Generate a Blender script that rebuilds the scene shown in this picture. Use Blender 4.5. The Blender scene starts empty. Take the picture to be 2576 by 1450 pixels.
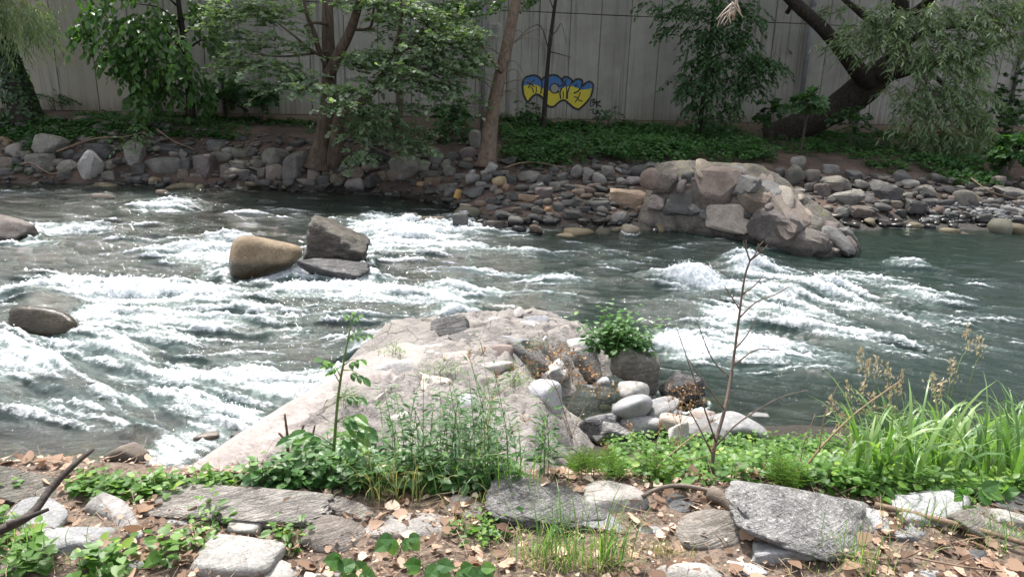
import bpy, bmesh, math, random
import numpy as np
from mathutils import Vector, Matrix, Euler

# ------------------------------------------------------------------ camera, sky, sun, exposure
scene = bpy.context.scene
COL = scene.collection
R = math.radians
CAM_H, PITCH, ROLL, FOC = 2.8, R(16.3), R(1.7), 1873.0      # focal length in units of a 2575 px wide picture
_f = np.array([0, math.cos(PITCH), -math.sin(PITCH)])
_r0 = np.array([1.0, 0, 0]); _u0 = np.array([0, math.sin(PITCH), math.cos(PITCH)])
_r = math.cos(ROLL)*_r0 + math.sin(ROLL)*_u0
_u = -math.sin(ROLL)*_r0 + math.cos(ROLL)*_u0
CAM = np.array([0, 0, CAM_H])
cam_data = bpy.data.cameras.new('camera'); cam = bpy.data.objects.new('camera', cam_data); COL.objects.link(cam)
m = Matrix(((_r[0], _u[0], -_f[0], 0), (_r[1], _u[1], -_f[1], 0), (_r[2], _u[2], -_f[2], CAM_H), (0, 0, 0, 1)))
cam.matrix_world = m
cam_data.sensor_width = 36; cam_data.lens = FOC/2575*36
cam_data.clip_start = 0.05; cam_data.clip_end = 500
scene.camera = cam

SUN_ELEV, SUN_AZ = R(60), R(-25)           # azimuth from +Y (behind the wall), negative = to the left
world = bpy.data.worlds.new('World'); scene.world = world; world.use_nodes = True
wn = world.node_tree; bg = wn.nodes['Background']
sky = wn.nodes.new('ShaderNodeTexSky'); sky.sky_type = 'NISHITA'; sky.sun_disc = False
sky.sun_elevation = SUN_ELEV; sky.sun_rotation = SUN_AZ
sky.air_density = 1.0; sky.dust_density = 4.0; sky.ozone_density = 1.0
veil = wn.nodes.new('ShaderNodeHueSaturation'); veil.inputs['Saturation'].default_value = .38      # thin white cloud over the whole sky
wn.links.new(sky.outputs['Color'], veil.inputs['Color'])
wn.links.new(veil.outputs['Color'], bg.inputs['Color']); bg.inputs['Strength'].default_value = 0.15
sun_d = bpy.data.lights.new('sun', 'SUN'); sun_d.energy = 3.0; sun_d.angle = R(3.0); sun_d.color = (1, .965, .91)
sun = bpy.data.objects.new('sun', sun_d); COL.objects.link(sun)
_sd = Vector((math.sin(SUN_AZ)*math.cos(SUN_ELEV), math.cos(SUN_AZ)*math.cos(SUN_ELEV), math.sin(SUN_ELEV)))
sun.rotation_euler = (-_sd).to_track_quat('-Z', 'Y').to_euler(); sun.location = _sd*60
scene.view_settings.view_transform = 'Standard'; scene.view_settings.look = 'None'
scene.view_settings.exposure = 1.3; scene.view_settings.gamma = 1
scene.render.engine = 'CYCLES'
scene.cycles.max_bounces = 8; scene.cycles.transparent_max_bounces = 16
scene.cycles.use_denoising = True

# ------------------------------------------------------------------ small helpers
def ray(px, py): return _f + (px-1287.5)/FOC*_r + (725-py)/FOC*_u
def on_z(px, py, z=0.0):
    d = ray(px, py); return CAM + d*((z-CAM_H)/d[2])
def on_y(px, py, y):
    d = ray(px, py); return CAM + d*(y/d[1])
def depth_of(p): return float(np.dot(np.asarray(p)-CAM, _f))
def hit(px, py, fn=None, t0=1.5, t1=30.0):
    fn = fn or ground
    d = ray(px, py); t = np.linspace(t0, t1, 1400)
    k0 = np.linspace(t0, t1, 90); q = CAM[None]+d[None]*k0[:, None]; s = q[:, 2]-fn(q[:, 0], q[:, 1])
    if (s < 0).any(): k = int(np.argmax(s < 0)); t = np.linspace(k0[max(0, k-1)], k0[k], 24)
    q = CAM[None] + d[None]*t[:, None]
    s = q[:, 2] - fn(q[:, 0], q[:, 1])
    k = np.argmax(s < 0)
    if not (s < 0).any(): k = len(t)-1
    return q[k]

def hit_many(px, py, fn, t0=1.5, t1=9.0, n=90):
    D_ = _f[None]+((np.asarray(px)-1287.5)/FOC)[:, None]*_r[None]+((725-np.asarray(py))/FOC)[:, None]*_u[None]
    t = np.linspace(t0, t1, n); q = CAM[None, None]+D_[:, None]*t[None, :, None]
    s = q[..., 2]-fn(q[..., 0].ravel(), q[..., 1].ravel()).reshape(q.shape[:2])
    k = np.clip(np.argmax(s < 0, 1), 1, n-1); i = np.arange(len(D_)); a, b = s[i, k-1], s[i, k]
    f = np.clip(a/(a-b+1e-9), 0, 1); tt = t[k-1]+(t[k]-t[k-1])*f
    return CAM[None]+D_*tt[:, None]

def _hash(ix, iy, iz, seed):
    h = (ix.astype(np.int64)*374761393 + iy.astype(np.int64)*668265263 + iz.astype(np.int64)*2147483647 + seed*974634777) & 0xffffffff
    h = ((h ^ (h >> 13))*1274126177) & 0xffffffff
    h = ((h ^ (h >> 16))*2246822519) & 0xffffffff
    return ((h ^ (h >> 15)) & 0xffffff)/float(0xffffff)*2-1
def noise2(x, y, seed=0):
    x = np.asarray(x, float); y = np.asarray(y, float)
    xi = np.floor(x); yi = np.floor(y); fx = x-xi; fy = y-yi
    u = fx*fx*fx*(fx*(fx*6-15)+10); v = fy*fy*fy*(fy*(fy*6-15)+10)
    z = np.zeros_like(xi)
    def g(ax, ay, dx, dy):
        a = _hash(xi+ax, yi+ay, z, seed)*math.pi
        return np.cos(a)*dx + np.sin(a)*dy
    a = g(0, 0, fx, fy); b = g(1, 0, fx-1, fy); c = g(0, 1, fx, fy-1); d = g(1, 1, fx-1, fy-1)
    return ((a+(b-a)*u) + ((c+(d-c)*u)-(a+(b-a)*u))*v)*1.5
def fbm2(x, y, oct=4, seed=0, gain=.5):
    s = 0; a = 1; t = 0
    for o in range(oct):
        s = s + a*noise2(np.asarray(x)*2**o, np.asarray(y)*2**o, seed+o*17); t += a; a *= gain
    return s/t
def noise3(p, seed=0):
    i = np.floor(p); f = p-i; w = f*f*(3-2*f); s = 0
    for dx in (0, 1):
        for dy in (0, 1):
            for dz in (0, 1):
                h = _hash(i[:, 0]+dx, i[:, 1]+dy, i[:, 2]+dz, seed)
                s = s + h*(w[:, 0] if dx else 1-w[:, 0])*(w[:, 1] if dy else 1-w[:, 1])*(w[:, 2] if dz else 1-w[:, 2])
    return s
def sstep(a, b, x):
    t = np.clip((x-a)/(b-a), 0, 1); return t*t*(3-2*t)

def mesh_np(name, V, Fs, smooth=True, attrs=None):
    """V: n x 3; Fs: list of face arrays (m x k), each with its own k."""
    me = bpy.data.meshes.new(name)
    V = np.ascontiguousarray(V, dtype=np.float32)
    if isinstance(Fs, np.ndarray): Fs = [Fs]
    Fs = [np.asarray(f, dtype=np.int32) for f in Fs if len(f)]
    loops = np.concatenate([f.ravel() for f in Fs]); tot = np.concatenate([np.full(len(f), f.shape[1], np.int32) for f in Fs])
    st = np.concatenate([[0], np.cumsum(tot)[:-1]]).astype(np.int32)
    me.vertices.add(len(V)); me.vertices.foreach_set('co', V.ravel())
    me.loops.add(len(loops)); me.loops.foreach_set('vertex_index', loops)
    me.polygons.add(len(tot)); me.polygons.foreach_set('loop_start', st); me.polygons.foreach_set('loop_total', tot)
    me.polygons.foreach_set('use_smooth', np.full(len(tot), smooth))
    for k, v in (attrs or {}).items():
        a = me.attributes.new(k, 'FLOAT', 'POINT'); a.data.foreach_set('value', np.ascontiguousarray(v, dtype=np.float32))
    me.update(calc_edges=True); return me
def link(name, me, mat=None, parent=None):
    o = bpy.data.objects.new(name, me); COL.objects.link(o)
    if mat is not None and me is not None and len(me.materials) == 0: me.materials.append(mat)
    if parent is not None: o.parent = parent
    return o
def tag(o, label=None, cat=None, group=None, kind=None):
    if label: o['label'] = label
    if cat: o['category'] = cat
    if group: o['group'] = group
    if kind: o['kind'] = kind
    return o
def empty(name, loc, label, cat, group=None):
    o = bpy.data.objects.new(name, None); COL.objects.link(o); o.location = Vector(loc); o.empty_display_size = .1
    return tag(o, label, cat, group)
class MB:
    """collects raw geometry, in world metres (or around an origin given at build time)"""
    def __init__(s): s.V = []; s.F3 = []; s.F4 = []; s.n = 0; s.rnd = []
    def add(s, V, F3=(), F4=(), rnd=None):
        V = np.asarray(V, float)
        if len(F3): s.F3.append(np.asarray(F3)+s.n)
        if len(F4): s.F4.append(np.asarray(F4)+s.n)
        s.V.append(V); s.n += len(V)
        s.rnd.append(np.full(len(V), .5) if rnd is None else np.broadcast_to(np.asarray(rnd, float), (len(V),)))
    def box(s, lo, hi):
        x0, y0, z0 = lo; x1, y1, z1 = hi
        s.add([(x0,y0,z0),(x1,y0,z0),(x1,y1,z0),(x0,y1,z0),(x0,y0,z1),(x1,y0,z1),(x1,y1,z1),(x0,y1,z1)],
              F4=[(0,3,2,1),(4,5,6,7),(0,1,5,4),(1,2,6,5),(2,3,7,6),(3,0,4,7)])
    def tube(s, pts, rad, sides=8, cap=True, bump=0, seed=0, rnd=None):
        P = np.asarray(pts, float); n = len(P)
        rad = np.broadcast_to(np.asarray(rad, float), (n,))
        T = np.gradient(P, axis=0); T /= np.linalg.norm(T, axis=1)[:, None]+1e-9
        ref = np.array([0, 0, 1.0]) if abs(T[:, 2]).mean() < .8 else np.array([1.0, 0, 0])
        A = np.cross(T, ref); A /= np.linalg.norm(A, axis=1)[:, None]+1e-9; B = np.cross(T, A)
        an = np.linspace(0, 2*math.pi, sides, endpoint=False)
        rr = rad[:, None]*np.ones((1, sides))
        if bump:
            L = np.concatenate([[0], np.cumsum(np.linalg.norm(np.diff(P, axis=0), axis=1))])
            q = np.stack([(np.cos(an)[None]*2.2+0*L[:, None]).ravel(), (np.sin(an)[None]*2.2+0*L[:, None]).ravel(), (L[:, None]*1.6+0*an[None]).ravel()], 1)
            rr = rr*(1+bump*noise3(q, seed).reshape(n, sides)+bump*.6*noise3(q*2.7, seed+5).reshape(n, sides))
        V = P[:, None]+A[:, None]*(np.cos(an)[None, :, None]*rr[:, :, None])+B[:, None]*(np.sin(an)[None, :, None]*rr[:, :, None])
        V = V.reshape(-1, 3); i = np.arange(n-1)[:, None]*sides; j = np.arange(sides)[None]; k = (j+1) % sides
        F = np.stack([i+j, i+k, i+sides+k, i+sides+j], -1).reshape(-1, 4)
        F3 = []
        if cap:
            V = np.vstack([V, P[:1], P[-1:]]); a = n*sides; b = a+1
            F3 = [(a, (q+1) % sides, q) for q in range(sides)]+[(b, (n-1)*sides+q, (n-1)*sides+(q+1) % sides) for q in range(sides)]
        s.add(V, F3=F3, F4=F, rnd=rnd)
    def build(s, name, mat, parent=None, origin=None, smooth=True, attr=False):
        V = np.vstack(s.V); o0 = np.zeros(3) if origin is None else np.asarray(origin, float)
        Fs = ([np.vstack(s.F3)] if s.F3 else [])+([np.vstack(s.F4)] if s.F4 else [])
        me = mesh_np(name, V-o0, Fs, smooth, {'rnd': np.concatenate(s.rnd)} if attr else None)
        o = link(name, me, mat, parent)
        if parent is None: o.location = Vector(o0)
        return o
def spline(pts, n):
    P = np.asarray(pts, float)
    if len(P) == 2: return P[0]+(P[1]-P[0])*np.linspace(0, 1, n)[:, None]
    Q = np.vstack([2*P[0]-P[1], P, 2*P[-1]-P[-2]]); out = []
    for t in np.linspace(0, len(P)-1-1e-6, n):
        i = int(t); f = t-i; a, b, c, d = Q[i], Q[i+1], Q[i+2], Q[i+3]
        out.append(.5*((2*b)+(-a+c)*f+(2*a-5*b+4*c-d)*f*f+(-a+3*b-3*c+d)*f**3))
    return np.array(out)

# ------------------------------------------------------------------ materials
class NT:
    def __init__(s, name):
        s.m = bpy.data.materials.new(name); s.m.use_nodes = True; s.t = s.m.node_tree
        s.t.nodes.clear(); s.out = s.t.nodes.new('ShaderNodeOutputMaterial')
    def n(s, typ, ins=None, **kw):
        nd = s.t.nodes.new('ShaderNode'+typ)
        for k, v in kw.items(): setattr(nd, k, v)
        for k, v in (ins or {}).items():
            sock = nd.inputs[k]
            if isinstance(v, bpy.types.NodeSocket): s.t.links.new(v, sock)
            elif isinstance(v, (tuple, list)) and sock.type == 'RGBA' and len(v) == 3: sock.default_value = (*v, 1)
            else: sock.default_value = v
        return nd
    def math(s, op, a, b=0.0, clamp=False): return s.n('Math', {0: a, 1: b}, operation=op, use_clamp=clamp).outputs[0]
    def mix(s, f, a, b, mode='MIX'):
        nd = s.n('Mix', data_type='RGBA', blend_type=mode)
        for k, v in ((0, f), (6, a), (7, b)):
            if isinstance(v, bpy.types.NodeSocket): s.t.links.new(v, nd.inputs[k])
            elif k == 0: nd.inputs[k].default_value = v
            else: nd.inputs[k].default_value = (*v, 1)
        return nd.outputs[2]
    def ramp(s, f, stops):
        nd = s.n('ValToRGB', {'Fac': f}); e = nd.color_ramp.elements
        while len(e) < len(stops): e.new(.5)
        for el, (p, c) in zip(e, stops):
            el.position = p; el.color = (*c, 1) if len(c) == 3 else c
        return nd.outputs['Color']
    def mr(s, v, a, b, c=0.0, d=1.0, smooth=True):
        return s.n('MapRange', {'Value': v, 'From Min': a, 'From Max': b, 'To Min': c, 'To Max': d}, interpolation_type='SMOOTHSTEP' if smooth else 'LINEAR').outputs[0]
    def noise(s, vec, scale, detail=4, rough=.55, dist=0): return s.n('TexNoise', {'Vector': vec, 'Scale': scale, 'Detail': detail, 'Roughness': rough, 'Distortion': dist}).outputs['Fac']
    def surf(s, shader): s.t.links.new(shader, s.out.inputs['Surface']); return s.m
def g(v): return (v, v, v)

def rock_mat(name, a, b, strata=0.0, speck=.3, moss=0.0, wetline=None, rough=.85, bump=.35, scale=1.0, dust=0.0, veins=0.0):
    t = NT(name); tc = t.n('TexCoord'); geo = t.n('NewGeometry'); oi = t.n('ObjectInfo')
    off = t.n('VectorMath', {0: geo.outputs['Position'], 1: t.n('CombineXYZ', {0: t.math('MULTIPLY', oi.outputs['Random'], 37.0), 1: 0.0, 2: t.math('MULTIPLY', oi.outputs['Random'], 11.0)}).outputs[0]}, operation='ADD').outputs[0]
    v = t.n('Mapping', {'Vector': off, 'Rotation': (.35, .22, .5), 'Scale': (1, 1, 1)}).outputs[0]
    n1 = t.noise(v, 3.5*scale, 6, .6, .4); n2 = t.noise(v, 34*scale, 5, .7); n3 = t.noise(v, 9*scale, 4, .6)
    c = t.mix(t.mr(n1, .35, .66), a, b)
    if strata:
        sv = t.n('Mapping', {'Vector': v, 'Scale': (1.2, 1.2, 15)}).outputs[0]
        w = t.noise(sv, 4*scale, 5, .62, 1.2)
        c = t.mix(t.math('MULTIPLY', t.mr(w, .40, .60), strata*.8), c, tuple(x*.45 for x in a))
    sp = t.mr(n2, .52, .70)
    c = t.mix(t.math('MULTIPLY', sp, speck), c, tuple(min(1, x*1.75+.05) for x in b))
    dk = t.mr(n2, .46, .32)
    c = t.mix(t.math('MULTIPLY', dk, min(1, speck*1.3)), c, tuple(x*.3 for x in a))
    if veins:
        vo = t.n('TexVoronoi', {'Vector': t.n('VectorMath', {0: v, 1: t.n('TexNoise', {'Vector': v, 'Scale': 4.0}).outputs['Color']}, operation='ADD').outputs[0], 'Scale': 3.0*scale}, feature='DISTANCE_TO_EDGE').outputs['Distance']
        c = t.mix(t.math('MULTIPLY', t.mr(vo, .035, .0), veins), c, (.6, .58, .55))
    hv = t.n('HueSaturation', {'Hue': t.mr(oi.outputs['Random'], 0, 1, .485, .515, False), 'Saturation': t.mr(t.math('FRACT', t.math('MULTIPLY', oi.outputs['Random'], 7.3)), 0, 1, .7, 1.25, False), 'Value': t.mr(t.math('FRACT', t.math('MULTIPLY', oi.outputs['Random'], 13.7)), 0, 1, .68, 1.3, False), 'Color': c}).outputs[0]
    c = hv
    nz = t.n('SeparateXYZ', {0: geo.outputs['Normal']}).outputs[2]
    if moss:
        mk = t.math('MULTIPLY', t.mr(nz, .0, .8), t.mr(n3, .47, .58)); c = t.mix(t.math('MULTIPLY', mk, moss), c, (.055, .07, .018))
    if dust:
        c = t.mix(t.math('MULTIPLY', t.math('MULTIPLY', t.mr(nz, .2, .9), t.mr(n1, .3, .6)), dust), c, (.46, .42, .37))
    rg = rough
    if wetline is not None:
        z = t.n('SeparateXYZ', {0: geo.outputs['Position']}).outputs[2]
        wet = t.mr(t.math('ADD', z, t.math('MULTIPLY', n3, .16)), wetline+.16, wetline+.05)
        c = t.mix(wet, c, t.mix(.72, c, g(.0)))
        rg = t.mr(wet, 0, 1, rough, .16, False)
    hgt = t.math('ADD', t.math('MULTIPLY', n3, .7), t.math('MULTIPLY', n2, .3))
    if strata: hgt = t.math('ADD', t.math('MULTIPLY', w, strata*1.3), hgt)
    bp = t.n('Bump', {'Strength': bump, 'Distance': .05, 'Height': hgt}).outputs[0]
    p = t.n('BsdfPrincipled', {'Base Color': c, 'Roughness': rg, 'Normal': bp, 'Specular IOR Level': .35})
    return t.surf(p.outputs[0])

def leaf_mat(name, stops, transl=.45, rough=.42, spec=.4, tcol=None, tgain=1.7):
    """stops: colours over the per-leaf random value"""
    t = NT(name); at = t.n('Attribute', attribute_name='rnd').outputs['Fac']
    c = t.ramp(at, [(p_, tuple(x*1.25 for x in c_)) for p_, c_ in stops])
    p = t.n('BsdfPrincipled', {'Base Color': c, 'Roughness': rough, 'Specular IOR Level': spec}).outputs[0]
    tc = t.mix(1.0, c, tcol or (1.35*tgain/1.7, 1.55*tgain/1.7, .55), 'MULTIPLY')
    tr = t.n('BsdfTranslucent', {'Color': tc}).outputs[0]
    return t.surf(t.n('MixShader', {0: transl, 1: p, 2: tr}).outputs[0])
def plain_mat(name, a, b=None, scale=12, rough=.8, bump=.2, stretch=(1, 1, 1), spec=.3, dist=.3):
    t = NT(name); geo = t.n('NewGeometry')
    v = t.n('Mapping', {'Vector': geo.outputs['Position'], 'Scale': stretch}).outputs[0]
    n = t.noise(v, scale, 6, .65, dist); c = t.mix(t.mr(n, .32, .68), a, b or tuple(x*.6 for x in a))
    bp = t.n('Bump', {'Strength': bump, 'Distance': .03, 'Height': n}).outputs[0]
    return t.surf(t.n('BsdfPrincipled', {'Base Color': c, 'Roughness': rough, 'Normal': bp, 'Specular IOR Level': spec}).outputs[0])
# ------------------------------------------------------------------ the lie of the land
def cp(x, pts): return np.interp(x, [p[0] for p in pts], [p[1] for p in pts])
FAR_SHORE = [(-40, 17), (-11.3, 16.4), (-9, 16.8), (-5.5, 17.1), (-2.7, 16.75), (-1.7, 16.0), (-.7, 14.1), (.1, 13.35), (1.5, 13.75), (2.4, 14.0), (4.3, 14.6), (6.5, 15.0), (8.4, 15.5), (10.6, 15.4), (14, 15.9), (40, 16)]
NEAR_SHORE = [(-40, 4.2), (-6, 4.3), (-3.1, 4.6), (-2, 4.75), (-1, 5.1), (.3, 5.4), (1.3, 5.9), (2.2, 5.65), (3.3, 5.6), (6, 5.7), (40, 5.6)]
def wall_y(x): return 22.6+.2*x
def ground(x, y):
    x = np.asarray(x, float); y = np.asarray(y, float)
    ys = cp(x, FAR_SHORE)+.25*noise2(x*.9, y*.2, 3); yn = cp(x, NEAR_SHORE)+.12*noise2(x*1.3, y*.2, 5)
    yt = np.maximum(ys+1.7, 18.5)
    top = 1.0+.042*np.clip(-3-x, 0, 11)-.01*np.clip(x, 0, 8)
    f = np.clip((y-ys)/(yt-ys), 0, 1)
    far = top*(f**.8)+.045*np.clip(y-yt, 0, 4)/1.5
    far = far+.07*fbm2(x*1.3, y*1.3, 3, 11)*sstep(0, .5, y-ys)
    crest = 2.95+.06*noise2(x*1.1, 0*x, 21)
    near = np.where(y < crest, 1.08+.02*(crest-y), 1.08*np.clip((yn-y)/(yn-crest), 0, 1)**1.5)
    near = near+.05*fbm2(x*1.7, y*1.7, 3, 31)*sstep(0, .4, yn-y)+.012*fbm2(x*9, y*9, 2, 33)*(y < 4)
    dl = np.minimum(ys-y, y-yn)
    bed = -.42*sstep(0, 1.7, dl)-.10*np.clip(dl, 0, .3)+.07*fbm2(x*1.4, y*1.4, 3, 41)*sstep(0, .6, dl)
    return np.where(y > ys, far, np.where(y < yn, near, bed))
def water_level(x): return -.008*np.clip(x, -12, 12)

def axis(a, b, fine_a, fine_b, df, dc):
    return np.unique(np.round(np.concatenate([np.arange(a, fine_a, dc), np.arange(fine_a, fine_b, df), np.arange(fine_b, b+dc, dc)]), 4))
def grid_mesh(name, xs, ys, fn, mat, keep=None):
    X, Y = np.meshgrid(xs, ys); Z = fn(X, Y); n, m_ = X.shape
    i = np.arange(n-1)[:, None]*m_; j = np.arange(m_-1)[None]
    F = np.stack([i+j, i+j+1, i+m_+j+1, i+m_+j], -1).reshape(-1, 4)
    return link(name, mesh_np(name, np.stack([X, Y, Z], -1).reshape(-1, 3), F), mat)

t = NT('soil_and_leaf_litter'); geo = t.n('NewGeometry').outputs['Position']
n1 = t.noise(geo, 2.2, 5, .6); n2 = t.noise(geo, 45, 5, .7); vo = t.n('TexVoronoi', {'Vector': geo, 'Scale': 38.0, 'Randomness': 1.0})
c = t.mix(t.mr(n1, .35, .65), (.10, .07, .05), (.19, .14, .105)); c = t.mix(t.mr(n2, .4, .7), c, (.27, .205, .16))
c = t.mix(t.math('MULTIPLY', t.n('SeparateColor', {0: vo.outputs['Color']}).outputs[0], .5), c, (.05, .035, .025))
lz = t.n('SeparateXYZ', {0: geo}).outputs[2]; c = t.mix(t.mr(t.math('ADD', lz, t.math('MULTIPLY', n1, .15)), .42, .18), c, (.035, .028, .022))      # wet mud at the water's edge
MAT_LITTER = t.surf(t.n('BsdfPrincipled', {'Base Color': c, 'Roughness': .95, 'Normal': t.n('Bump', {'Strength': .8, 'Distance': .03, 'Height': t.math('ADD', n2, vo.outputs['Distance'])}).outputs[0]}).outputs[0])
t = NT('dark_bank_soil'); geo = t.n('NewGeometry').outputs['Position']
n1 = t.noise(geo, 1.1, 5, .6); n2 = t.noise(geo, 26, 5, .7)
c = t.mix(t.mr(n1, .38, .62), (.05, .034, .025), (.10, .064, .048)); c = t.mix(t.mr(n2, .5, .75), c, (.14, .098, .075))
gz = t.n('SeparateXYZ', {0: geo}).outputs[2]
c = t.mix(t.mr(gz, .22, .02), c, (.018, .014, .010))
MAT_BANK = t.surf(t.n('BsdfPrincipled', {'Base Color': c, 'Roughness': t.mr(gz, .2, .02, .95, .35), 'Normal': t.n('Bump', {'Strength': .7, 'Distance': .06, 'Height': n2}).outputs[0]}).outputs[0])
t = NT('river_bed_stones'); geo = t.n('NewGeometry').outputs['Position']
vo = t.n('TexVoronoi', {'Vector': geo, 'Scale': 5.5, 'Randomness': 1.0}); vs = t.n('TexVoronoi', {'Vector': geo, 'Scale': 15.0})
k = t.n('SeparateColor', {0: vo.outputs['Color']}).outputs
c = t.ramp(k[0], [(0, (.04, .036, .024)), (.3, (.13, .10, .05)), (.55, (.07, .066, .045)), (.8, (.20, .145, .075)), (1, (.10, .105, .075))])
c = t.mix(t.mr(vo.outputs['Distance'], .06, .16), c, t.mix(.5, c, (.03, .03, .02)))
c = t.mix(t.mr(t.noise(geo, 1.0, 3), .4, .65), c, (.06, .07, .04))
MAT_BED = t.surf(t.n('BsdfPrincipled', {'Base Color': c, 'Roughness': .6, 'Normal': t.n('Bump', {'Strength': 1.0, 'Distance': .08, 'Height': t.math('SUBTRACT', 1.0, vo.outputs['Distance'])}).outputs[0]}).outputs[0])

xs = axis(-40, 40, -7, 7, .06, .8)
tag(grid_mesh('near_bank', xs, axis(-20, 6.4, 1.2, 6.4, .06, .8), lambda x, y: np.maximum(ground(x, y), -.6)-.35*(y > cp(x, NEAR_SHORE)+.3), MAT_LITTER), kind='structure')
xs2 = axis(-40, 40, -13, 13, .12, .9)
tag(grid_mesh('river_bed', xs2, np.arange(4.0, 17.61, .12), lambda x, y: np.minimum(ground(x, y)-.012, .3-.0*x), MAT_BED), kind='structure')
tag(grid_mesh('far_bank', xs2, axis(12.8, 60, 12.8, 24, .12, 2.0), ground, MAT_BANK), kind='structure')

# ------------------------------------------------------------------ retaining wall: concrete panels on a stained footing
def concrete(name, base, stain, streak=1.0):
    t = NT(name); geo = t.n('NewGeometry').outputs['Position']; oi = t.n('ObjectInfo').outputs['Random']
    sv = t.n('Mapping', {'Vector': geo, 'Scale': (7, 7, .22)}).outputs[0]; s = t.noise(sv, 1.6, 7, .65, .25)
    s2 = t.noise(t.n('Mapping', {'Vector': geo, 'Scale': (22, 22, .5)}).outputs[0], 1.0, 4, .6)
    n = t.noise(geo, 1.1, 6, .65); f = t.noise(geo, 40, 4, .7)
    c = t.mix(t.mr(n, .3, .7), base, tuple(x*.74 for x in base)); gm = t.noise(t.n('Mapping', {'Vector': geo, 'Scale': (1, 1, .15)}).outputs[0], .55, 4, .6); streak_m = t.mr(gm, .42, .60, .25, 1.25)
    c = t.mix(t.math('MULTIPLY', t.mr(s, .46, .70), t.math('MULTIPLY', streak_m, .8*streak)), c, stain)
    c = t.mix(t.math('MULTIPLY', t.mr(s2, .56, .7), .35*streak), c, tuple(x*1.25 for x in base))
    wx = t.n('SeparateXYZ', {0: geo}).outputs[0]
    c = t.mix(t.math('MULTIPLY', t.mr(wx, -7.5, -11), t.mr(n, .3, .6, .15, .6)), c, (.36, .315, .245))       # warmer, cleaner concrete at the left end
    wz = t.n('SeparateXYZ', {0: geo}).outputs[2]; c = t.mix(t.math('MULTIPLY', t.mr(t.math('ADD', wz, t.math('MULTIPLY', s, -1.1)), 1.35, .75), .65), c, (.15, .115, .085))      # soil splashed up from the ground
    c = t.mix(t.math('MULTIPLY', t.mr(f, .60, .72), .4), c, tuple(x*.5 for x in base))
    c = t.n('HueSaturation', {'Value': t.mr(oi, 0, 1, .93, 1.07, False), 'Color': c}).outputs[0]
    return t.surf(t.n('BsdfPrincipled', {'Base Color': c, 'Roughness': .9, 'Normal': t.n('Bump', {'Strength': .15, 'Distance': .02, 'Height': f}).outputs[0]}).outputs[0])
MAT_CONC = concrete('weathered_concrete', (.34, .325, .285), (.125, .118, .105))
MAT_FOOT = concrete('stained_footing_concrete', (.30, .22, .15), (.13, .10, .075), .8)
wall = tag(empty('retaining_wall', (0, wall_y(0), 1.1), 'tall grey concrete panel retaining wall behind the far bank', 'wall'), kind='thing')
WALL_ANG = math.atan(.2); wall.rotation_euler = (0, 0, WALL_ANG)
bpy.context.view_layer.update()
PW, Z0, Z1, Z2 = .92, .34, 3.32, 6.4                         # in the wall's own frame (z from its foot at 1.1 m)
def panel_mesh(w, z0, z1, d=.25, ch=.012):
    b = MB(); x0, x1 = -w/2, w/2
    V = []
    for (y, c) in ((d, 0), (ch, 0), (0, ch)):
        V += [(x0+c, y, z0+c), (x1-c, y, z0+c), (x1-c, y, z1-c), (x0+c, y, z1-c)]
    F = [(8, 9, 10, 11), (0, 3, 2, 1)]
    for q in (0, 4): F += [(q+i, q+(i+1) % 4, q+4+(i+1) % 4, q+4+i) for i in range(4)]
    b.add(V, F4=F); return mesh_np('panel', np.array(V), np.array(F), False)
pm_low, pm_up = panel_mesh(PW-.014, Z0, Z1-.008), panel_mesh(PW-.014, Z1+.008, Z2)
rs = random.Random(4)
for i in range(-24, 32):
    for me in (pm_low, pm_up):
        o = link('panel', me, MAT_CONC, wall); o.location = (i*PW+.12, rs.uniform(-.006, .006), 0)
b = MB(); b.box((-24*PW-1, .12, -.6), (32*PW, .6, Z2)); b.build('backing', concrete('joint_concrete', (.09, .085, .08), (.05, .05, .045)), wall, smooth=False)
b = MB(); b.box((-24*PW-1, -.10, -.7), (32*PW, .11, Z0-.012)); b.build('footing', MAT_FOOT, wall, smooth=False)
b = MB(); b.box((-8.2, -.02, Z2+.012), (32*PW, .6, Z2+6.0)); b.build('added_shade_wall', MAT_CONC, wall, smooth=False)  # unseen height, shaped to shade the far bank and let sun past at left
wall_inv = wall.matrix_world.inverted()
def on_wall(px, py):
    """point of the wall's face seen at a picture position, in the wall's own frame (x along, z up)"""
    d = ray(px, py); n_ = np.array([-.2, 1.0, 0]); t_ = (22.6-np.dot(n_, CAM))/np.dot(n_, d)
    p = wall_inv @ Vector(CAM+d*t_); return np.array([p.x, p.z])
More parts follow.
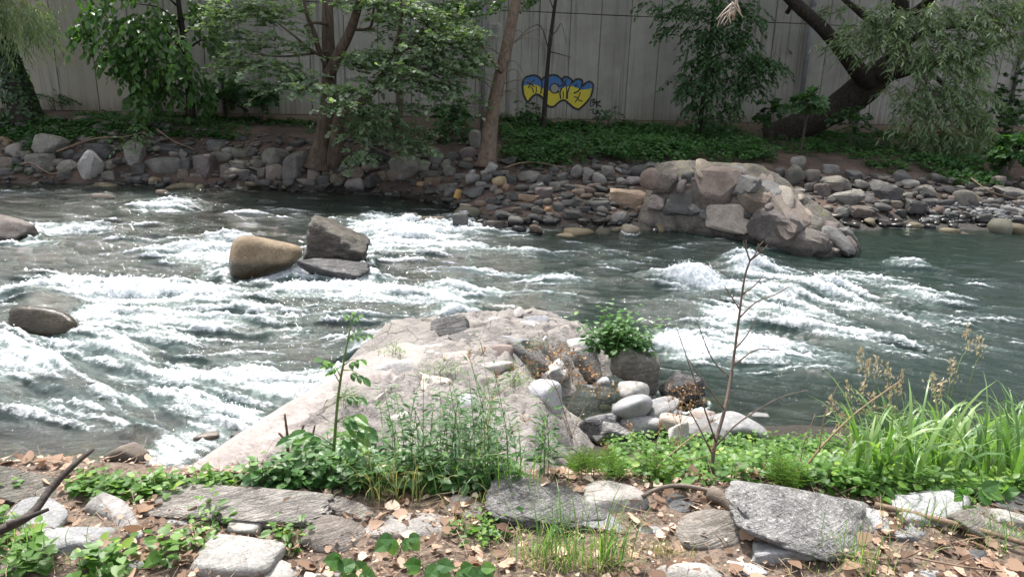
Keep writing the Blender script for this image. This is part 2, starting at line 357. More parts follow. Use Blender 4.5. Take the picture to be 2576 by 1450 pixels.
# ------------------------------------------------------------------ the river: one displaced sheet with foam
RIVER_ROCKS = []   # (x, y, radius) of stones that break the surface; filled in from the layout below
def px_blob(px, py, rx, ry):
    p = on_z(px, py); d = depth_of(p); q = on_z(px, py-ry); r_ = on_z(px, py+ry)
    return p[0], p[1], rx*d/FOC, abs(q[1]-r_[1])/2
FOAM_AND_GLINTS = [  # where the white water lies, plus faint sky glints painted as foam: centre and half sizes as read off the photograph, turn in degrees, strength
 (600,692,80,9,0,1.0),(690,700,80,9,0,1.0),(560,650,40,20,10,1.0),(770,700,60,9,0,1.0),(880,708,90,8,0,.9),(420,530,70,14,10,.8),(300,570,120,9,0,.5),(150,592,110,12,4,.75),(70,622,70,10,0,.7),(60,492,110,12,0,.35),(640,540,120,14,0,.3),(800,560,90,12,0,.3),
 (470,645,110,26,0,.85),(545,628,50,24,0,.9),(380,610,80,14,0,.5),(560,690,60,14,0,.8),(250,715,150,16,4,.85),(330,745,230,24,0,1.0),(500,735,120,20,0,.8),(40,745,60,26,0,.9),(170,735,90,18,-8,.9),
 (230,800,110,28,0,.95),(400,800,260,36,3,.7),(620,790,170,26,3,.62),(130,870,170,26,0,.75),(330,860,230,26,0,.6),(60,920,130,34,0,.85),(250,905,160,22,0,.65),(560,860,160,22,0,.45),
 (760,735,90,14,0,.9),(900,735,140,18,0,1.0),(1060,745,150,18,4,.95),(1180,735,110,14,6,.75),(700,705,60,10,0,.9),(940,570,55,24,0,.95),(1020,590,110,24,0,1.0),(1110,620,120,18,0,.75),(1160,575,90,16,0,.85),(960,620,70,18,0,.95),(1290,585,60,12,-6,.75),
 (1000,655,140,10,0,.5),(1300,640,180,10,0,.5),(1390,705,110,12,0,.6),(1250,690,140,10,0,.55),(1500,660,160,8,0,.45),(1420,750,120,10,4,.45),(800,660,160,8,0,.45),(700,840,180,18,4,.55),(520,910,200,16,0,.5),(900,800,220,20,6,.5),(1050,840,130,24,25,.7),
 (1150,790,60,14,30,1.0),(1075,850,70,20,30,1.0),(960,890,95,26,25,.95),(860,950,110,32,25,1.0),(740,985,100,30,12,.95),(820,1000,60,24,25,1.0),(620,960,140,26,-4,.85),(480,955,130,22,-4,.85),(330,945,130,20,-4,.7),(370,1000,110,26,-8,.7),(560,1020,140,30,-6,.9),(660,1050,90,26,10,.95),
 (520,1100,90,36,0,.75),(410,1150,60,46,10,1.15),(450,1190,90,24,0,1.0),(360,1080,70,26,-10,.6),(580,1130,60,30,0,.55),(120,1020,160,30,-10,.5),(60,1060,90,20,-10,.5),(200,1080,150,34,-12,.45),(90,980,120,18,-8,.5),(250,1040,120,18,-10,.5),
 (1880,672,46,22,-6,1.15),(1950,690,70,16,-10,.95),(1735,706,70,14,6,1.15),(1830,725,60,14,-14,1.0),(1950,740,110,16,-12,.95),(2090,735,90,16,-14,.95),(2170,770,80,14,-16,.8),(1980,790,120,22,-14,.8),(2080,825,120,18,-16,.7),(1830,800,70,26,-20,.9),(1900,850,110,28,-14,.9),(1740,870,80,26,20,1.0),(1680,850,50,20,20,1.0),(1860,890,120,20,-8,.75),
 (2010,880,120,22,-12,.75),(2180,700,110,14,-10,.6),(2290,665,60,10,-10,.6),(2300,740,120,16,-14,.6),(2330,800,130,20,-16,.56),(2450,700,90,12,-12,.4),(2240,860,130,22,-12,.48),(2110,925,160,18,-12,.5),(1900,930,150,14,-8,.6),(2450,860,110,18,-14,.4),(2480,790,90,16,-14,.35),(1480,620,60,8,0,.45),(1640,700,110,8,0,.4),(1700,620,60,6,0,.4),(1500,690,100,8,0,.35),
]
CLEAR = [(130,790,70,24,.7),(330,1120,55,34,.75),(200,660,220,24,.8),(420,690,90,14,.6),(1600,760,110,40,.9),(1560,830,80,20,.7),(2350,970,260,60,.8),(2050,980,160,40,.6),(2350,600,260,24,.8),(700,1040,50,14,.9),(250,545,140,10,.8),(1400,665,140,10,.4),(2020,990,200,60,.6)]
HUMPS = [(1880,668,70,14,.20),(1740,702,90,12,.20),(1830,760,120,16,.14),(1960,735,130,14,.16),(2090,728,100,12,.13),(1960,800,130,16,.12),(2290,660,60,10,.10),(1620,790,90,22,-.14),(1560,700,90,10,.07),(1800,720,60,10,-.10),
 (100,765,90,22,.20),(330,1105,50,24,.09),(430,520,80,10,.10),(160,585,90,8,.08),(480,640,90,14,.09),(300,735,200,14,.09),(1010,580,100,14,.10),(900,730,150,10,.07),(1150,785,60,12,.10),(960,880,90,18,.10),(640,960,130,18,.08),(200,655,200,16,-.06),(560,1000,120,18,.08),(410,1170,50,24,-.10),(1170,545,45,12,.12)]
ys_ = [4.0]
while ys_[-1] < 17.7: ys_.append(ys_[-1]+.0042+.0019*ys_[-1])
ys_ = np.array(ys_); ss = np.concatenate([[-9, -4, -2.2, -1.4], np.linspace(-1.04, 1.04, 860), [1.4, 2.2, 4, 9]])
SX, WY = np.meshgrid(ss, ys_); WX = SX*(WY*.74+1.1)
SPRAY = []
def build_water():
    x, y = WX.ravel(), WY.ravel(); inside = (np.abs(SX.ravel()) < 1.1)
    ctl = [(-9, 13, 2), (-4.5, 9, 8), (-3.5, 5.7, -30), (-1.5, 7.2, 25), (0, 10.5, 3), (2.5, 11.5, -6), (3.5, 9, -34), (4, 6.5, -22), (9, 12, -12)]
    num = den = 0
    for cx, cy, a in ctl:
        w = 1/(((x-cx)/1.0)**2+((y-cy)/1.0)**2+.5)**1.5; num = num+w*a; den = den+w
    th0 = np.radians(num/den); th = th0+.35*noise2(x*.5, y*.5, 71)+.3*noise2(x*1.5, y*1.5, 72)
    dx, dy = np.cos(th), np.sin(th)
    D = np.full_like(x, .10)
    for px, py, rx, ry, an, st in FOAM_AND_GLINTS:
        cx, cy, ax, ay = px_blob(px, py, rx*1.25, ry*1.25); a = math.radians(an)*(1.0 if abs(an) < 3 else 1.6)
        ux = (x-cx)*math.cos(a)+(y-cy)*math.sin(a); uy = -(x-cx)*math.sin(a)+(y-cy)*math.cos(a)
        D = np.maximum(D, st*np.exp(-((ux/ax)**2+(uy/ay)**2)*.8)) + .12*st*np.exp(-((ux/ax)**2+(uy/ay)**2)*.5)
    hum = np.zeros_like(x)
    for px, py, rx, ry, h in HUMPS:
        cx, cy, ax, ay = px_blob(px, py, rx, ry); hum += h*np.exp(-((x-cx)/ax)**2-((y-cy)/ay)**2)
    for px, py, rx, ry, st in CLEAR:
        cx, cy, ax, ay = px_blob(px, py, rx, ry); D *= 1-st*np.exp(-(((x-cx)/ax)**2+((y-cy)/ay)**2)**2)
    for cx, cy, r_ in RIVER_ROCKS:                       # collar of foam where the current strikes a stone
        rr = np.hypot(x-cx, y-cy)/r_; D = np.maximum(D, .85*np.exp(-((rr-1.12)/.16)**2)); hum += .05*np.exp(-((rr-1.15)/.2)**2)
    def lic(scale, ln, seed, k=4, ridged=False):
        s = 0; W = 0
        for i in range(-k, k+1):
            q = i/k*ln; w = 1-.6*abs(i/k)
            n_ = noise2((x+dx*q)*scale, (y+dy*q)*scale, seed)
            s = s+w*n_; W += w
        s = s/W; return s/(s[inside].std()+1e-9)
    wob = .10*noise2(x*3, y*3, 81); wob2 = .10*noise2(x*3, y*3, 82)
    s1 = lic(2.5, .50, 91, 5); s2 = lic(6.5, .30, 92, 6); s3 = lic(15, .17, 93, 6); s4 = lic(10, .55, 94, 8)
    x0, y0 = x+wob, y+wob2
    r1 = 1-np.abs(noise2(x0*2.6, y0*3.4, 101))*2; r2 = 1-np.abs(noise2(x0*6.5, y0*8, 102))*2; r3 = noise2(x0*17, y0*22, 103); r4 = noise2(x0*40, y0*46, 104)
    T = .5+.11*s1+.14*s2+.12*s3+.13*s4+.05*(r1-.4)+.06*(r2-.4)+.09*r3+.07*r4
    lo = 1.0-D
    foam = np.clip((T-lo+.22)/1.0, 0, 1)
    foam = np.maximum(foam, sstep(.75, 1.25, D)*sstep(.15, .9, T)*.85)
    rap = sstep(.14, .55, D)
    calm = sstep(11.0, 13.5, y)*sstep(3.5, 6, x)
    A = (.011+.026*rap)*(1-.75*calm)*np.clip(y/8, .7, 1.2)
    z = water_level(x)+hum+A*(.85*s1+.30*s2+.08*s3+.16*s4)+A*.35*(r1-.4)+rap*(.010*(r2-.4)+.007*r3)+foam*(.014+.008*r3+.004*r4)+.003*s2+sstep(.55, .9, foam)*(.018*np.clip(r4, 0, 1)+.02*np.clip(r3, 0, 1))
    gb = np.asarray(ground(x, y)); shal = np.clip(z-gb, 0, 2)
    z = np.where(shal < .25, water_level(x)+(z-water_level(x))*np.clip(shal/.25, .15, 1), z)
    z = np.where(inside, z, water_level(x))
    depth = np.clip(water_level(x)-gb+.5*hum, 0, 1)
    turb = 1-np.exp(-depth*1.5); turb = np.clip(turb+.35*sstep(-1, 3, x)+.6*sstep(.25, .75, D), 0, 1)
    n, m_ = SX.shape; i = np.arange(n-1)[:, None]*m_; j = np.arange(m_-1)[None]
    F = np.stack([i+j, i+j+1, i+m_+j+1, i+m_+j], -1).reshape(-1, 4)
    foam = np.where(inside, foam, 0)
    rgd = np.random.RandomState(5); pw_ = foam**7*np.clip(D, 0, 1.2)**2*(y < 15); pick = rgd.choice(len(x), 4000, p=pw_/pw_.sum())       # spray thrown off the crests
    SPRAY.append(np.stack([x[pick]+rgd.normal(0, .03, len(pick)), y[pick]+rgd.normal(0, .03, len(pick)), z[pick]+rgd.exponential(.016, len(pick))], 1))
    return mesh_np('river', np.stack([x, y, z], -1), F, True, {'foam': foam, 'turb': turb, 'ang': th0, 'aer': np.where(inside, sstep(.22, 1.15, D+.10*s1+.08*s4), 0)})
t = NT('river_water'); geo = t.n('NewGeometry').outputs['Position']
foam = t.n('Attribute', attribute_name='foam').outputs['Fac']; turb = t.n('Attribute', attribute_name='turb').outputs['Fac']
ang = t.n('Attribute', attribute_name='ang').outputs['Fac']; wa = t.mr(ang, -.38, -.10)
def streak(rot, sc, det, st): return t.noise(t.n('Mapping', {'Vector': geo, 'Rotation': (0, 0, rot), 'Scale': (st, 1, 1)}).outputs[0], sc, det, .66, .7)
fl = t.mix(wa, streak(.6, 14, 7, .28), streak(-.12, 14, 7, .28)); fh = t.mix(wa, streak(.6, 40, 5, .75), streak(-.12, 40, 5, .75))
fs_ = t.math('ADD', t.math('MULTIPLY', fl, .52), t.math('MULTIPLY', fh, .48))
fn_ = t.noise(geo, 34, 5, .65, .6); fn2 = t.noise(geo, 90, 3, .6, .3)
fm = t.math('ADD', foam, t.math('MULTIPLY', t.math('SUBTRACT', fs_, .5), 2.7)); fm = t.mr(fm, .32, 1.08, 0, .98)
bmp = t.n('Bump', {'Strength': .45, 'Distance': .035, 'Height': t.math('ADD', fl, t.math('MULTIPLY', fh, .55))}).outputs[0]
fb = t.n('Bump', {'Strength': .6, 'Distance': .02, 'Height': t.math('ADD', fn_, fn2)}).outputs[0]
aer = t.n('Attribute', attribute_name='aer').outputs['Fac']
body = t.n('BsdfDiffuse', {'Color': t.mix(aer, (.016, .030, .025), (.095, .135, .125)), 'Normal': bmp}).outputs[0]
clear = t.n('BsdfTransparent', {'Color': (.62, .70, .58, 1)}).outputs[0]
inner = t.n('MixShader', {0: turb, 1: clear, 2: body}).outputs[0]
fres = t.n('Fresnel', {'IOR': 1.33, 'Normal': bmp}).outputs[0]
glos = t.n('BsdfGlossy', {'Color': (1, 1, 1, 1), 'Roughness': .06, 'Normal': bmp}).outputs[0]
wat = t.n('MixShader', {0: fres, 1: inner, 2: glos}).outputs[0]
fo_d = t.n('BsdfPrincipled', {'Base Color': (.64, .67, .69, 1), 'Roughness': .55, 'Normal': fb, 'Specular IOR Level': .5, 'Subsurface Weight': 0.0}).outputs[0]
MAT_WATER = t.surf(t.n('MixShader', {0: fm, 1: wat, 2: fo_d}).outputs[0])
# ------------------------------------------------------------------ stones
_ico = {}
def ico(sub):
    if sub not in _ico:
        bm = bmesh.new(); bmesh.ops.create_icosphere(bm, subdivisions=sub, radius=1)
        V = np.array([v.co[:] for v in bm.verts]); F = np.array([[v.index for v in f.verts] for f in bm.faces]); bm.free(); _ico[sub] = (V/np.linalg.norm(V, axis=1)[:, None], F)
    return _ico[sub]
def rock_mesh(seed, kind='round', sub=3, norm=True, name='stone'):
    """a stone filling the unit box: flattened facets blended by a power mean, then roughened"""
    rg = np.random.RandomState(seed); d, F = ico(sub)
    npl, pw, rough = {'round': (8, 8, .04), 'egg': (6, 5, .025), 'block': (8, 26, .035), 'angular': (5, 34, .05), 'slab': (9, 24, .05), 'ragged': (9, 24, .10)}[kind]
    if kind in ('block', 'slab'):
        base = np.array([[1,0,0],[-1,0,0],[0,1,0],[0,-1,0],[0,0,1],[0,0,-1.0]])+rg.normal(0, .16, (6, 3))
        extra = rg.normal(size=(npl-4, 3)); nn = np.vstack([base, extra]); h = np.concatenate([rg.uniform(.72, .85, 6), rg.uniform(.95, 1.15, npl-4)])
    else:
        nn = rg.normal(size=(npl+5, 3)); h = rg.uniform(.62, 1.0, npl+5)
        nn = np.vstack([nn, np.eye(3), -np.eye(3)]); h = np.concatenate([h, np.full(6, 1.0)])
    nn /= np.linalg.norm(nn, axis=1)[:, None]
    k = np.maximum(d@nn.T, 0)/h[None]; r_ = 1/((k**pw).sum(1)**(1/pw)+1e-6)
    P = d*r_[:, None]
    q = P*1.7+rg.uniform(0, 50, 3); n_ = noise3(q, seed)+.5*noise3(q*2.3, seed+1)+.3*noise3(q*5.1, seed+2)+(.2*noise3(q*11, seed+3) if sub > 3 else 0)
    if kind in ('slab', 'ragged'):                # layered edges
        lay = P[:, 2]*7+.8*noise3(q*.8, seed+9); n_ = n_+.5*(np.abs(lay-np.round(lay))*2-.5)
    P = P*(1+rough*n_)[:, None]
    lo, hi = P.min(0), P.max(0); P = (P-(lo+hi)/2)/(hi-lo)
    return mesh_np(name, P, F, kind in ('round', 'egg') or sub > 3 or sub < 3)

M = {}
def mats(pref, wet):
    M[pref+'grey'] = rock_mat(pref+'grey_stone', (.13,.119,.106), (.215,.198,.177), .25, .30, .25, wet)
    M[pref+'brown'] = rock_mat(pref+'brown_stone', (.105,.08,.063), (.178,.14,.11), .15, .25, .2, wet)
    M[pref+'dark'] = rock_mat(pref+'dark_slate', (.056,.053,.051), (.105,.099,.095), .5, .22, .15, wet, .6)
    M[pref+'tan'] = rock_mat(pref+'tan_stone', (.19,.14,.095), (.28,.215,.15), .1, .25, .05, wet)
    M[pref+'mauve'] = rock_mat(pref+'mauve_stone', (.13,.105,.10), (.20,.165,.155), .2, .2, .1, wet)
    M[pref+'pale'] = rock_mat(pref+'pale_stone', (.22,.21,.195), (.31,.295,.275), .15, .3, .1, wet)
    M[pref+'moss'] = rock_mat(pref+'mossy_stone', (.11,.10,.085), (.18,.165,.14), .2, .25, .85, wet)
    M[pref+'orange'] = rock_mat(pref+'rusty_stone', (.26,.15,.07), (.35,.22,.11), .1, .2, 0, wet)
mats('bank_', .13)
POOL = {k: [rock_mesh(100*i+j, k, 3) for j in range(9)] for i, k in enumerate(('round', 'egg', 'block', 'angular', 'slab', 'ragged'))}
used = {k: 0 for k in POOL}
def set_stone(px, py, w, h, mat, shape='round', tilt=0, dep=None, y=None, surf=None, thick=None, sub=None, seed=None, name='boulder', parent=None, sink=.06, lift=0):
    """a stone whose outline in the photograph is centred at px, py and w x h; it stands on the ground seen at its foot"""
    base = hit(px, py+h*.42, surf) if y is None else on_y(px, py+h*.42, y)
    d = depth_of(base); sx, sz = w*d/FOC, h*d/FOC
    sy = thick if thick is not None else max(min(sx, sz*1.25), .35*sx)
    ph = math.atan2(CAM_H-base[2], base[1]); th = R(abs(tilt)); c2, s2 = math.cos(th)**2, math.sin(th)**2
    sy = min(sy, .85*sz/max(math.sin(ph), .05)); sz = math.sqrt(max(sz**2-(sy*math.sin(ph))**2, (.35*sz)**2))/math.cos(ph)
    if th > .02:
        a2, b2 = (sx**2*c2-sz**2*s2)/(c2*c2-s2*s2), (sz**2*c2-sx**2*s2)/(c2*c2-s2*s2); sx, sz = math.sqrt(max(a2, (.5*sx)**2)), math.sqrt(max(b2, (.4*sz)**2))
    c = on_y(px, py, base[1]+sy*.32)
    if seed is None: me = POOL[shape][used[shape] % len(POOL[shape])]; used[shape] += 1
    else: me = rock_mesh(seed, shape, sub or 4)
    if mat is not None and len(me.materials) == 0: me.materials.append(mat)
    o = bpy.data.objects.new(name, me); COL.objects.link(o)
    if len(me.materials) and me.materials[0] != mat: o.material_slots[0].link = 'OBJECT'; o.material_slots[0].material = mat
    o.location = Vector((c[0], c[1], c[2]+lift)); o.scale = (sx*1.04, sy, sz*1.06)
    o.rotation_euler = (R(rs.uniform(-6, 6)), R(tilt), R(rs.choice((0, 180))+rs.uniform(-10, 10)))
    if parent is not None: o.parent = parent; o.matrix_parent_inverse = parent.matrix_world.inverted()
    return o
